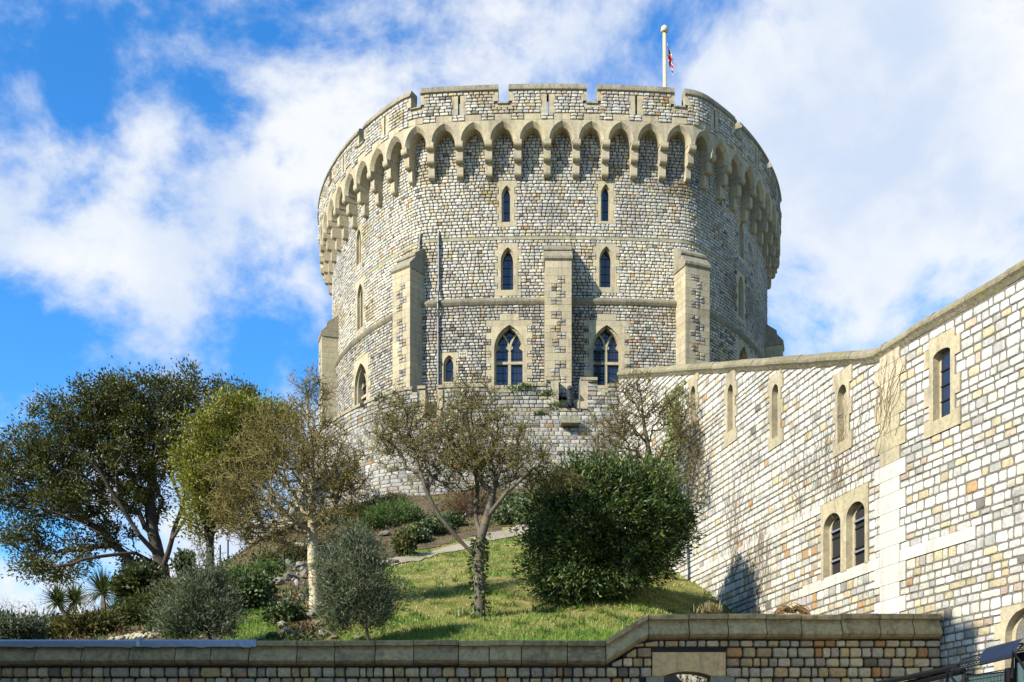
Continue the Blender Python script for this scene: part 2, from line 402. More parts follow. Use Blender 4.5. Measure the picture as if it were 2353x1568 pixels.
def window(parent, plan, s, z0, z1, hw, spring, rise, out_hw, tooth, zs, depth=0.42, kind='slit', proud=0.03, sill=0.25, head=0.3, keystone=False, label=None, bars=(0, 0), pane_mat='glass', d0=0.0, blind=False):
    """an opening z0..(spring+rise) with dressed stone round it. Returns the blocked-interval function and the opening for the core"""
    apex = spring + rise
    i0 = int(np.argmin(np.abs(zs - (z0 - sill)))); i1 = int(np.argmin(np.abs(zs - (apex + head))))
    wn = bpy.data.objects.new('window', None); C.objects.link(wn); wn.parent = parent
    if label: wn['label'] = label
    def outer_i(i):
        k = (i - i0) // 2
        if keystone and i >= i1 - 2: return hw * 0.72
        return out_hw + (tooth if k % 2 == 0 else 0)
    mb = MB(); f = pointed(hw + .09, spring, rise + .08); g = pointed(hw, spring, rise)
    fo = lambda z: 0.0 if z < z0 - 0.06 else f(z)
    for i in range(i0, i1, 2):
        a, b = zs[i], zs[min(i + 2, i1)]; t = ash()
        br = sorted({a, b, *[q for q in (z0 - .06,) if a < q < b], *[q for q in np.linspace(spring, apex + .08, 9) if a < q < b]})
        ow = outer_i(i)
        for p, q in zip(br[:-1], br[1:]): ring(mb, plan, s, [p, q], lambda z: ow, fo, proud + d0, -.14 + d0, t)
    mb.build('surround', 'ashlar', wn)
    mb = MB(); zz = [z0 - .06] + list(np.linspace(spring, apex + .08, 10))
    inner = lambda z: 0.0 if z < z0 else g(z)
    ring(mb, plan, s, [z0 - .06, z0], lambda z: hw + .1, lambda z: 0.0, -.13 + d0, -depth + d0, ash())
    zz[0] = z0
    for p, q in zip(zz[:-1], zz[1:]): ring(mb, plan, s, [p, q], lambda z: max(f(z), g(z)) + .012, inner, -.13 + d0, -depth + d0, ASH * .95)
    mb.build('reveal', 'ashlar', wn)
    dp = -depth + .06 + d0
    if not blind:
        mb = MB(); zz = [z0] + list(np.linspace(spring, apex, 10))
        for p, q in zip(zz[:-1], zz[1:]):
            a, b = g(p + 1e-4), g(q - 1e-4); mb.add([plan.at(s - a, p, dp), plan.at(s + a, p, dp), plan.at(s + b, q, dp), plan.at(s - b, q, dp)], [(0, 1, 2, 3)])
        mb.build('pane', pane_mat, wn)
        nv, nh = bars
        if nv or nh:
            mb = MB(); bw = .012
            for k in range(1, nv + 1):
                u = -hw + 2 * hw * k / (nv + 1); zt = max(z for z in np.linspace(z0, apex, 60) if g(z) >= abs(u) - 1e-6)
                strip(mb, plan, s, z0, zt, u - bw, u + bw, u - bw, u + bw, dp + .02, dp + .004, (.02, .02, .02))
            for k in range(1, nh + 1):
                z = z0 + (apex - z0) * k / (nh + 1); a = g(z); strip(mb, plan, s, z - bw, z + bw, -a, a, -a, a, dp + .026, dp + .006, (.02, .02, .02))
            mb.build('leading', 'iron', wn, kind='stuff')
    else:
        mb = MB(); zz = [z0] + list(np.linspace(spring, apex, 8))
        for p, q in zip(zz[:-1], zz[1:]):
            a, b = g(p + 1e-4), g(q - 1e-4); mb.add([plan.at(s - a, p, dp), plan.at(s + a, p, dp), plan.at(s + b, q, dp), plan.at(s - b, q, dp)], [(0, 1, 2, 3)], ASH * .8)
        mb.build('recess', 'ashlar' if pane_mat == 'glass' else pane_mat, wn)
    def blk(i, zm):
        if i0 <= i < i1: o = outer_i(i0 + ((i - i0) // 2) * 2); return [(s - o - .005, s + o + .005)]
        return []
    return wn, blk, (s, hw + .1, z0 - .06, apex + .06), g
# ------------------------------------------------------------------ the round tower
TC = (2.0, 58.0)
def tower_plan(off, seg=0.15):
    arcs_r = [(R(6.4), 60 + off), (R(36.6), 2.5 + off), (R(50), 21 + off)]; arcs_l = [(R(6.0), 60 + off), (R(37.0), 2.5 + off), (R(50), 19.9 + off)]
    def half(arcs):
        pts = [(0.0, 0.0 - off)]; th = 0.0; x, y = 0.0, -off
        for a, r in arcs:
            n = max(4, int(a * r / seg))
            for k in range(n):
                thm = th + a / n * .5; x += r * a / n * math.cos(thm); y += r * a / n * math.sin(thm); th += a / n; pts.append((x, y))
        a = math.pi - th; r = x / max(1e-6, math.sin(math.pi - th)) * 1.0
        r = x / math.sin(th)                          # closes on the axis
        n = 60
        for k in range(n):
            thm = th + a / n * .5; x += r * a / n * math.cos(thm); y += r * a / n * math.sin(thm); th += a / n; pts.append((x, y))
        return np.array(pts)
    h = half(arcs_r); l = half(arcs_l)[::-1].copy(); l[:, 0] *= -1
    p = np.vstack((l[:-1], h)) + np.array(TC)
    pl = Plan(p); pl.s -= pl.s[len(l) - 1]; return pl
OUT = tower_plan(0.0); BODY = tower_plan(-.82); BASE = tower_plan(-.68)
tower = thing('round_tower', 'great round stone keep with arched battlements on top of the mound', 'tower', (2.0, 72.0, 20.0))
Z_STR, Z_TOP = 27.62, 36.5
VIS = 24.0
zs_up = np.concatenate((np.arange(27.85, Z_TOP, 0.168), [Z_TOP]))
zs_lo = np.arange(22.6, 27.5, 0.158); zs_lo = np.concatenate((zs_lo, [27.46]))
openings_up, openings_lo, blk_up, blk_lo = [], [], [], []
def yz(dy, Y): return EYE + (HY - dy) / F * Y
YB = 58.8
TALL = 'two light mullioned window with tracery'
# upper slits, middle lancets
def depth_at(plan, s): return float(plan.at(s, 0)[1])
for dx, (t0, t1), lab in ((1164, (430, 508), None), (1392, (427, 506), None), (825, (530, 604), 'blocked slit window'), (1703, (514, 590), 'blocked slit window')):
    s = BODY.find(dx, lo=-VIS, hi=VIS); Y = depth_at(BODY, s); front = abs(s) < 6
    za, zb = yz(t1, Y), yz(t0, Y)
    r = window(tower, BODY, s, za, zb - .45, .17 if front else .21, zb - .45, .45, .40, .12, zs_up, depth=.40 if front else .3, sill=.22, head=.3, bars=(0, 2), blind=not front, label=lab)
    blk_up.append(r[1]); openings_up.append(r[2])
for dx, (t0, t1), lab in ((1167, (572, 664), None), (1393, (570, 658), None), (828, (655, 752), 'lancet with a blocked back'), (1702, (637, 728), 'lancet with brown timber shutter')):
    s = BODY.find(dx, lo=-VIS, hi=VIS); Y = depth_at(BODY, s); front = abs(s) < 6
    za, zb = max(28.3, yz(t1, Y)), yz(t0, Y)
    r = window(tower, BODY, s, za, zb - .62, .27, zb - .62, .62, .52, .16, zs_up, depth=.46, sill=.3, head=.3, bars=(1, 4), label=lab, blind=not front, pane_mat='timber' if dx > 1600 else 'glass')
    blk_up.append(r[1]); openings_up.append(r[2])
def tracery(wn, plan, s, z0, hw, spring, rise, d, mull=.075, lead=True, guard=False):
    """mullion, transom, Y tracery and cusps of a two-light window"""
    mb = MB(); t = ash(); zt = z0 + (spring - z0) * .62 + .1
    strip(mb, plan, s, z0, spring, -mull, mull, -mull, mull, d + .10, d - .02, t)
    mb.build('mullion', 'ashlar', wn)
    mb = MB(); strip(mb, plan, s, zt - .07, zt + .07, -hw, hw, -hw, hw, d + .12, d - .015, ash()); mb.build('transom', 'ashlar', wn)
    r = (rise * rise + hw * hw) / (2 * hw); zz = np.linspace(spring, spring + math.sqrt(max(0, r * r - (r - hw / 2) ** 2)), 8)
    for sgn in (-1, 1):
        mb = MB()
        for a, b in zip(zz[:-1], zz[1:]):
            xa, xb = r - math.sqrt(r * r - (a - spring) ** 2), r - math.sqrt(r * r - (b - spring) ** 2); xa *= sgn; xb *= sgn
            strip(mb, plan, s, a, b, xa - .055, xa + .055, xb - .055, xb + .055, d + .10, d - .01, t)
        mb.build('tracery_bar', 'ashlar', wn)
        for side in (-1, 1):                           # cusps of each light
            mb = MB()
            c = sgn * hw / 2 + side * hw * .36; zc = spring + .16
            p = [plan.at(s + c + side * .13, zc - .16, d + .08), plan.at(s + c - side * .09, zc + .03, d + .08), plan.at(s + c + side * .02, zc + .26, d + .08), plan.at(s + c + side * .17, zc + .2, d + .08)]
            q = [plan.at(s + c + side * .13, zc - .16, d), plan.at(s + c - side * .09, zc + .03, d), plan.at(s + c + side * .02, zc + .26, d), plan.at(s + c + side * .17, zc + .2, d)]
            mb.add(p + q, [(0, 1, 2, 3), (0, 4, 5, 1), (1, 5, 6, 2), (2, 6, 7, 3), (3, 7, 4, 0)], t); mb.build('cusp', 'ashlar', wn)
    if guard:
        mb = MB()
        for u in (-.62, -.52, -.42, -.32):
            strip(mb, plan, s, z0, spring + .2, u * hw * 1.25 - .014, u * hw * 1.25 + .014, u * hw * 1.25 - .014, u * hw * 1.25 + .014, d + .16, d + .13, (.02, .02, .02))
        for z in (z0 + .45, z0 + .62, zt + .45, zt + .6):
            strip(mb, plan, s, z, z + .03, -hw * .95, -.08, -hw * .95, -.08, d + .125, d + .10, (.02, .02, .02))
        mb.build('guard_bars', 'iron', wn, kind='stuff')
for dx, guard in ((1170, False), (1394, True), (829, False), (1709, False)):
    s = BASE.find(dx, lo=-VIS, hi=VIS); Y = depth_at(BASE, s)
    za, zb = (yz(884, YB), yz(752, YB)) if 1000 < dx < 1500 else (yz(944, Y), yz(838, Y)) if dx < 1000 else (23.2, yz(800, Y))
    hw = .68; rise = 1.15
    r = window(tower, BASE, s, za, zb - rise, hw, zb - rise, rise, .92, .26, zs_lo, depth=.55, sill=.25, head=.62, bars=(3, 7), keystone=True)
    blk_lo.append(r[1]); openings_lo.append(r[2]); tracery(r[0], BASE, s, za, hw, zb - rise, rise, -.46, guard=guard)
s = BASE.find(1032, lo=-VIS, hi=VIS); za, zb = yz(873, YB), yz(818, YB)
r = window(tower, BASE, s, za, zb - .4, .2, zb - .4, .4, .36, .12, zs_lo, depth=.4, sill=.2, head=.25, bars=(0, 1)); blk_lo.append(r[1]); openings_lo.append(r[2])
s_vent = BASE.find(1064, lo=-VIS, hi=VIS); zv = yz(813, YB)
mb = MB(); strip(mb, BASE, s_vent, zv - .11, zv + .11, -.22, .22, -.22, .22, .03, -.1, (.4, .37, .29))
for k in range(4): strip(mb, BASE, s_vent, zv - .06, zv + .06, -.15 + k * .085, -.11 + k * .085, -.15 + k * .085, -.11 + k * .085, .034, .0, (.03, .03, .03))
mb.build('air_brick', 'ashlar', tower); blk_lo.append(lambda i, zm: [(s_vent - .23, s_vent + .23)] if abs(zm - zv) < .13 else [])

# buttresses
def buttress(s, w, proj_d, z_top, z_drip, zb=22.4):
    bt = bpy.data.objects.new('buttress', None); C.objects.link(bt); bt.parent = tower
    x, y, tx, ty = [float(v) for v in BASE.frame(s)]
    T3, N3, O = np.array((tx, ty, 0)), np.array((ty, -tx, 0)), np.array((x, y, 0))
    G = lambda u, d, z: O + T3 * u + N3 * d + np.array((0, 0, z))
    mb = MB(); hw = w / 2
    # core behind the facing
    mb.hexa(np.array([G(-hw + .03, proj_d - .03, zb), G(hw - .03, proj_d - .03, zb), G(hw - .03, -.5, zb), G(-hw + .03, -.5, zb), G(-hw + .03, proj_d - .03, z_drip), G(hw - .03, proj_d - .03, z_drip), G(hw - .03, -.5, z_drip), G(-hw + .03, -.5, z_drip)]), (.09, .085, .07), (0, 1))
    mb.build('core', 'mortar', bt)
    # weathering: two sloped slabs and a drip
    mb = MB(); zm = (z_top + z_drip) / 2 + .06; t = (.22, .195, .14)
    prof = [(-.5, z_drip - .12), (proj_d - .02, z_drip - .12), (proj_d + .07, z_drip - .02), (proj_d + .07, z_drip + .1), (proj_d * .55, zm - .06), (proj_d * .55 + .06, zm - .02), (proj_d * .55 + .06, zm + .08), (-.1, z_top), (-.5, z_top)]
    a = [G(-hw - .05, d, z) for d, z in prof]; b = [G(hw + .05, d, z) for d, z in prof]; n = len(prof)
    mb.add(a + b, [tuple(range(n))[::-1], tuple(range(n, 2 * n))] + [(i, (i + 1) % n, n + (i + 1) % n, n + i) for i in range(n)], t)
    mb.build('cap', 'coping', bt)
    # quoins: long and short dressed blocks down both edges and full bands now and then, walling stones between
    zz = [zb]
    while zz[-1] < z_drip - .14: zz.append(min(zz[-1] + random.uniform(.3, .42), z_drip - .12))
    q = MB(); rough = []
    for i, (a0, b0) in enumerate(zip(zz[:-1], zz[1:])):
        full = i % 7 == 5 or i >= len(zz) - 3
        for sg in (-1, 1):
            lw = hw if full else (random.uniform(.20, .26) if (i + (sg > 0)) % 2 else random.uniform(.36, .46)) * w
            if i % 9 == 7: lw = min(hw * .95, lw * 1.25)
            u0, u1 = (-hw, -hw + lw - .006) if sg < 0 else (hw - lw + .006, hw); long_side = proj_d * (.9 if not (i + (sg > 0)) % 2 else .55)
            if full: u0, u1 = (-hw, -.003) if sg < 0 else (.003, hw)
            p = [G(u0, proj_d, a0 + .005), G(u1, proj_d, a0 + .005), G(u1, proj_d - long_side if False else -.3, a0 + .005), G(u0, -.3, a0 + .005), G(u0, proj_d, b0 - .005), G(u1, proj_d, b0 - .005), G(u1, -.3, b0 - .005), G(u0, -.3, b0 - .005)]
            q.hexa(np.array(p), ash(.1) * (1.08 if random.random() < .25 else .95))
            if sg < 0: ul = u1
        if not full:
            ur = u0; c = a0
            for (za, zb2) in ((a0, (a0 + b0) / 2), ((a0 + b0) / 2, b0)):
                L = ur - ul; k = max(1, int(round(L / .24)))
                for j in range(k): rough.append((ul + L * j / k, ul + L * (j + 1) / k, za, zb2))
    q.build('quoins', 'ashlar', bt)
    for a0, b0, za, zb2 in rough:
        c = G((a0 + b0) / 2, proj_d - .02, (za + zb2) / 2)
        S_B.append((b0 - a0 - .015, za + .008, zb2 - .008, c[0], c[1], tx, ty))
    return bt
S_B = []
def s_tangent(plan, deg):
    th = np.degrees(np.arctan2(plan.t[:, 1], plan.t[:, 0])); m = np.abs(plan.s) < 26
    return float(plan.s[m][np.argmin(np.abs(th[m] - deg))])
BUTS = [(BASE.find(1283, 1.0, -VIS, VIS), 1.32, 1.05), (BASE.find(922, .85, -VIS, 0), 1.22, .85), (BASE.find(1603, .85, 0, VIS), 1.42, .85), (s_tangent(BASE, -72), 1.2, .85), (s_tangent(BASE, 74), 1.2, .85)]
for (sb_, wb_, pb_) in BUTS: buttress(sb_, wb_, pb_, 30.55, 29.35)
but_iv = [(sb_ - wb_ / 2 + .02, sb_ + wb_ / 2 - .02) for sb_, wb_, pb_ in BUTS]

# cores behind the facing stones
def sgrid(plan, step, extra, lim=None):
    a, b = plan.s[0], plan.s[-1]; g = list(np.arange(a, b, step)) + [b]; return np.array(sorted(g + list(extra)))
def hole_test(ops):
    def f(s, z): return not any(abs(s - c) < h - 1e-4 and za < z < zb for c, h, za, zb in ops)
    return f
cells(BODY, sgrid(BODY, .45, [v for c, h, a, b in openings_up for v in (c - h, c + h)]), [27.5, Z_TOP + .2] + [v for c, h, a, b in openings_up for v in (a, b)], hole_test(openings_up), -.03, -.9, 'wall_core', 'mortar', tower)
cells(BASE, sgrid(BASE, .45, [v for c, h, a, b in openings_lo for v in (c - h, c + h)]), [20.0, 27.5] + [v for c, h, a, b in openings_lo for v in (a, b)], hole_test(openings_lo), -.03, -.9, 'wall_core', 'mortar', tower)
# dark interior drum so that the openings look into a room, and the flat roof
mb = MB(); ss = np.linspace(OUT.s[0], OUT.s[-1], 120)
n = len(ss); mb.add(list(OUT.at(ss, 36.6, -.6)) + [np.array((2.0, 72.0, 36.75))], [(i, i + 1, n) for i in range(n - 1)], (.15, .15, .15)); mb.build('roof', 'lead', tower)
mb = MB(); mb.add(np.vstack((BODY.at(ss, 20.0, -1.6), BODY.at(ss, 36.3, -1.6))), [(i, i + 1, n + i + 1, n + i) for i in range(n - 1)], (.01, .01, .01)); mb.build('inner_wall', 'inside_shade', tower)

# string course and the thin upper band
def band(plan, prof, name, mat, s0, s1, step=.9, tint=None, parent=None, gaps=(), each=None):
    mb = MB(); s = s0; k = len(prof)
    while s < s1 - 1e-6:
        e = min(s + step * random.uniform(.85, 1.15), s1); sub = np.linspace(s + .003, e - .003, 4); t = np.array(tint) * random.uniform(.85, 1.12) if tint is not None else ash(.1)
        if not any(a < (s + e) / 2 < b for a, b in gaps):
            V = np.array([plan.at(u, z, d) for u in sub for d, z in prof]); m = len(sub)
            fs = [(i * k + j, (i + 1) * k + j, (i + 1) * k + (j + 1) % k, i * k + (j + 1) % k) for i in range(m - 1) for j in range(k)] + [tuple(range(k)), tuple((m - 1) * k + j for j in range(k))[::-1]]
            if each: mb = MB()
            mb.add(V, fs, t)
            if each: mb.build(each, mat, parent)
        s = e
    return None if each else mb.build(name, mat, parent)
STR = [(-.1, 27.44), (.04, 27.44), (.10, 27.50), (.16, 27.62), (.16, 27.70), (-.02, 27.88), (-.1, 27.88)]
band(BASE, STR, 'string_course', 'coping', -VIS - 3, VIS + 3, tint=(.18, .16, .11), parent=tower, each='string_course_stone')
zb_ = zs_up[int(np.argmin(np.abs(zs_up - 30.85)))]
band(BODY, [(-.08, zb_ + .012), (.03, zb_ + .012), (.035, zb_ + .156), (-.08, zb_ + .156)], 'upper_band', 'ashlar', -VIS, VIS, step=.35, tint=(.27, .255, .17), parent=tower, each='band_stone', gaps=[(c - h - .35, c + h + .35) for c, h, a, b in openings_up if a - .2 < zb_ < b + .2])

# the arcade under the battlements
PITCH = 1.4933; A0 = -.97
ZSP, ZAP, ZFT = 35.58, 36.44, 36.54
kk = range(-15, 17); f_in = pointed(.52, ZSP, ZAP - ZSP - .16); f_out = pointed(.635, ZSP, ZAP - ZSP + .05)
def arch_stone(k):
    c = A0 + PITCH * k; mb = MB()
    zz = np.concatenate(([ZSP - .02], np.linspace(ZSP, ZAP + .05 - 1e-3, 9)))
    for sg in (-1, 1):
        t = ash(.16); e = c + sg * PITCH / 2; A = []
        for z in zz: A.append((c + sg * f_out(z), z))
        zi = np.concatenate(([ZSP - .02], np.linspace(ZSP, ZAP - .16 - 1e-4, 9))); B = [(c + sg * f_in(z), z) for z in zi]
        m = len(zz); V = [OUT.at(s_, z, 0.0) for s_, z in A] + [OUT.at(e, z, 0.0) for s_, z in A] + [OUT.at(s_, z, -.2) for s_, z in B] + [OUT.at(s_, z, -.80) for s_, z in B]
        V += [OUT.at(c, ZFT, 0.0), OUT.at(e, ZFT, 0.0)]
        fs = []
        for i in range(m - 1):
            fs += [(i, m + i, m + i + 1, i + 1), (2 * m + i, i, i + 1, 2 * m + i + 1), (3 * m + i, 2 * m + i, 2 * m + i + 1, 3 * m + i + 1)]
        fs.append((m - 1, 2 * m - 1, 4 * m + 1, 4 * m))
        fs.append((0, 2 * m, 3 * m, m))
        if sg > 0: fs = [f for f in fs]
        mb.add(np.array(V), fs, t)
    strip(mb, OUT, c, ZFT - .002, 36.84, -.41, .0, -.41, .0, .004, -.3, ash(.14)); strip(mb, OUT, c, ZFT - .002, 36.84, .003, .41, .003, .41, .006, -.3, ash(.14))
    return mb.build('arch', 'ashlar', tower)
for k in kk: arch_stone(k)
def corbel(k):
    c = A0 + PITCH * (k + .5); hw = .195; mb = MB()
    for j, (z1, z0, d) in enumerate(((ZSP - .02, 35.24, .0), (35.24, 34.64, -.24), (34.64, 34.0, -.5))):
        prof = [(-.86, z0)] + [(d - .16 + .16 * math.sin(a), z0 + .16 - .16 * math.cos(a)) for a in np.linspace(0, math.pi / 2, 5)] + [(d, z1), (-.86, z1)]
        h = hw - .012 * j; a = [OUT.at(c - h, z, q) for q, z in prof]; b = [OUT.at(c + h, z, q) for q, z in prof]; n = len(prof)
        mb.add(np.array(a + b), [tuple(range(n))[::-1], tuple(range(n, 2 * n))] + [(i, (i + 1) % n, n + (i + 1) % n, n + i) for i in range(n)], ash(.08))
    return mb.build('corbel', 'ashlar', tower)
for k in list(kk)[:-1]: corbel(k)

# parapet with loopholes and crenels
ZC, ZM = 37.42, 37.98
CR = [(-2.44 + 4.48 * k) for k in range(-5, 6)]; SL = [c + 2.24 for c in CR]
def solid_par(s, z):
    if abs(s) > VIS + 2: return z < ZC or True
    if z > ZC and any(abs(s - c) < .275 for c in CR): return False
    if 36.85 < z < 37.76 and any(abs(s - c) < .055 for c in SL): return False
    return True
cells(OUT, sgrid(OUT, .45, [v for c in CR for v in (c - .275, c + .275)] + [v for c in SL for v in (c - .055, c + .055)]), [ZFT + .02, 36.85, ZC, 37.76, ZM], solid_par, -.03, -.55, 'parapet_core', 'mortar', tower)
zs_par = np.linspace(36.54, ZM, 10)
def blk_par(i, zm):
    o = []
    tooth = .12 if (i // 2) % 2 else 0.0
    for c in SL:
        if 36.78 < zm < 37.9: o.append((c - .30 - tooth * .6, c + .30 + tooth * .6))
    for c in CR:
        if zm > ZC - .30: o.append((c - .275 - .16 - tooth, c + .275 + .16 + tooth))
    if zm < 36.84:
        for k in kk: c = A0 + PITCH * k; o.append((c - .42, c + .42))
    return o
for c in SL:
    if abs(c) > VIS: continue
    mb = MB()
    for i in range(len(zs_par) - 1):
        zm = (zs_par[i] + zs_par[i + 1]) / 2
        if not 36.78 < zm < 37.9: continue
        o = .30 + (.12 if (i // 2) % 2 else 0) * .6; a, b = zs_par[i], zs_par[i + 1]
        if 36.85 < zm < 37.76:
            strip(mb, OUT, c, a, b, -o, -.055, -o, -.055, .012, -.2, ash()); strip(mb, OUT, c, a, b, .055, o, .055, o, .012, -.2, ash())
        else: strip(mb, OUT, c, a, b, -o, o, -o, o, .012, -.2, ash())
    mb.build('loophole', 'ashlar', tower)
for c in CR:
    if abs(c) > VIS: continue
    mb = MB()
    for i in range(len(zs_par) - 1):
        a, b = zs_par[i], zs_par[i + 1]; zm = (a + b) / 2
        if zm <= ZC - .30: continue
        o = .275 + .16 + (.12 if (i // 2) % 2 else 0)
        if zm > ZC:
            a = max(a, ZC)
            strip(mb, OUT, c, a, b, -o, -.27, -o, -.27, .012, -.56, ash()); strip(mb, OUT, c, a, b, .27, o, .27, o, .012, -.56, ash())
        else: strip(mb, OUT, c, a, min(b, ZC - .1), -o, o, -o, o, .012, -.2, ash())
    mb.build('crenel_jambs', 'ashlar', tower)
    mb = MB(); prof = [(-.6, ZC - .14), (.0, ZC - .14), (.09, ZC - .08), (.09, ZC - .02), (-.05, ZC + .07), (-.6, ZC + .07)]
    V = np.array([OUT.at(c + u, z, d) for u in (-.29, .29) for d, z in prof]); n = len(prof)
    mb.add(V, [tuple(range(n)), tuple(range(n, 2 * n))[::-1]] + [(j, n + j, n + (j + 1) % n, (j + 1) % n) for j in range(n)], (.26, .235, .17)); mb.build('crenel_sill', 'coping', tower)
CP = [(-.58, ZM - .02), (.0, ZM - .02), (.11, ZM + .05), (.11, ZM + .15), (.035, ZM + .2), (.0, ZM + .36), (-.12, ZM + .40), (-.58, ZM + .40)]
for c in CR[:-1]:
    band(OUT, CP, 'merlon_coping', 'coping', c + .265, c + 4.48 - .265, step=.62, tint=(.22, .195, .14), parent=tower, each='coping_stone')
# facing stones
butt_block = lambda i, zm: list(but_iv) if zm < 29.6 else []
band_iv = [(-99, 99)]
S1 = lay(BODY, -VIS, VIS, zs_up, lambda i, zm: [q for b in blk_up for q in b(i, zm)] + butt_block(i, zm) + (band_iv if abs(zm - zb_ - .084) < .03 else []), .17, .33)
S2 = lay(BASE, -VIS, VIS, zs_lo, lambda i, zm: [q for b in blk_lo for q in b(i, zm)] + butt_block(i, zm), .15, .31)
S3 = lay(OUT, -VIS, VIS, zs_par, blk_par, .2, .36)
B = np.array(S_B); nb = len(B)
S4 = dict(w=B[:, 0], z0=B[:, 1], zl=B[:, 2], zr=B[:, 2].copy(), x=B[:, 3], y=B[:, 4], tx=B[:, 5], ty=B[:, 6], s=np.zeros(nb), k=rng.integers(0, NT, nb), prot=rng.uniform(-.012, .01, nb))
S = cat_stones([S1, S2, S3, S4]); nS = len(S['w'])
cu = pick_cols(nS, (34, 24, 18, 6, 9, .8, 1.2, 1.2, 10)); cl_ = pick_cols(nS, (16, 14, 22, 22, 10, 2, 7, 4, 4))
low = S['z0'] < 27.5
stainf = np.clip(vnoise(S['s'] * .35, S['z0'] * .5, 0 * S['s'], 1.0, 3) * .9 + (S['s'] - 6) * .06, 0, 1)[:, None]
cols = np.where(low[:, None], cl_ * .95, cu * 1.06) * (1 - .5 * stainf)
zone = vnoise(S['s'] * .22, S['z0'] * .33, 0 * S['s'], 1.0, 21)[:, None]; cols = cols * (1 + .16 * zone * np.array((1.0, .9, .6))); patch = (vnoise(S['s'] * .8, S['z0'] * .9, 0 * S['s'], 1.0, 30) > .62)[:, None]; cols = np.where(patch, cols * np.array((.80, .74, .62)), cols)
cols[-nb:] = pick_cols(nb, (10, 14, 20, 20, 14, 5, 6, 8, 2)) * .85
build_stones(S, cols, tower, lambda dx, dy, P, S: (dy < 860) & (dx > 700) & (dx < 1800), 300)

# rainwater pipes
for dx, dyt, dyb in ((1008, 532, 892), (964, 540, 905)):
    s = BODY.find(dx, .15, -VIS, VIS); Y = depth_at(BODY, s); zt = yz(dyt, Y); zb2 = yz(dyb, Y) - .3; mb = MB()
    p = lambda z, d: BODY.at(s, z, d)
    mb.tube([p(zt, .05), p(zt - .25, .09), p(zt - .55, .16), p(28.3, .16), p(28.0, .34), p(27.3, .36), p(26.9, .28), p(zb2, .28)], [.06, .06, .055, .055, .055, .055, .055, .055], 8, (.05, .05, .06))
    pp = mb.build('downpipe', 'pipe', tower)
    mb = MB()
    for z in np.arange(zt - .7, zb2, -1.5):
        d = .16 if z > 28.2 else .28 if z < 26.8 else .36
        mb.tube([p(z, d), p(z - .12, d)], .085, 8, (.05, .05, .06))
    mb.build('pipe_collars', 'pipe', pp)

# flagpole and flag
fp = at(1529, 195, 70.0); zp = yz(62, 70.0)
pole = thing('flagpole', 'tall pale flagpole with white cap rising behind the battlements', 'flagpole', (fp[0], 70.0, 36.5))
mb = MB(); mb.tube([(fp[0] + .03, 70, 36.5), (fp[0], 70, 41), (fp[0] - .06, 70, zp - .3)], [.14, .13, .11], 10, (.5, .45, .3)); mb.build('pole', M['white_paint'], pole, smooth=True)
mb = MB(); c = np.array((fp[0] - .06, 70, zp - .12))
mb.tube([c + (0, 0, h) for h in (-.22, -.2, -.05, .1, .19, .22)], [.13, .215, .225, .19, .1, .01], 14, (.7, .7, .66)); mb.build('cap', M['white_paint'], pole, smooth=True)
def union_jack(u, v):
    x, y = u * 2 - 1, v * 2 - 1; X, Y = x * 2, y
    if abs(X) < .2 or abs(Y) < .2: return (.45, .02, .03)
    if abs(X) < .34 or abs(Y) < .34: return (.75, .75, .74)
    for sgn in (1, -1):
        d = (X * sgn - 2 * Y) / math.sqrt(5) 
        if abs(d) < .1: return (.45, .02, .03)
        if abs(d) < .24: return (.75, .75, .74)
    return (.012, .02, .09)
nu, nv = 26, 40; V, Tn, fs = [], [], []
z1, z2 = yz(95, 70), yz(184, 70)
for i in range(nu + 1):
    u = i / nu
    for j in range(nv + 1):
        v = j / nv
        # limp cloth: the fly falls down along the hoist in folds
        zt = z1 - (1 - v) * 1.05; drop = u * 1.25 + .12 * math.sin(u * 7); z = zt - drop * (.9 + .1 * v) 
        x = fp[0] + .1 + u * .34 * (1.15 - .35 * v) + .05 * math.sin(u * 11 + v * 3); y = 70 - .15 + .13 * math.sin(u * 16 + v * 2.0) + .05 * math.sin(v * 9)
        z = max(z, z2 + .1 * u); V.append((x, y, z)); Tn.append(union_jack(u, v))
for i in range(nu):
    for j in range(nv): a = i * (nv + 1) + j; fs.append((a, a + nv + 1, a + nv + 2, a + 1))
obj_top('flag', V, [np.array(fs)], M['leaf_matt'], 'limp red white and blue flag hanging beside the tower flagpole', 'flag', tint=np.array(Tn), smooth=True)
# ------------------------------------------------------------------ ground, mound and walls
def sstep(x, a, b):
    t = np.clip((np.asarray(x, float) - a) / (b - a), 0, 1); return t * t * (3 - 2 * t)
YW = 22.4
def hill(x, y):
    x = np.asarray(x, float); y = np.asarray(y, float)
    r = np.hypot(x - 2.0, y - 72.0)
    z = 4.75 + (49.4 - r) * .350 + 1.0 * sstep(r, 33, 17)
    z = z - (2.7 * sstep(-x, 9.5, 17) * (1 - .5 * sstep(y, 50, 62)) + 3.0 * sstep(-x, 15, 24)) * sstep(y, 24, 32)
    z = z - .75 * sstep(x, 2.5, 6.5) * sstep(y, 38, 29) * sstep(y, 22.6, 26)
    z = z + (.13 * vnoise(x, y, 0 * x, .9, 1) + .05 * vnoise(x, y, 0 * x, 2.7, 2)) * sstep(y, 23.2, 25)
    lim = np.where(x < 1.9, 4.84, 5.3); z = np.where(y < 23.6, np.minimum(z, lim + np.clip(y - 22.9, 0, 1) * .5), z)
    return np.maximum(z, -.5)
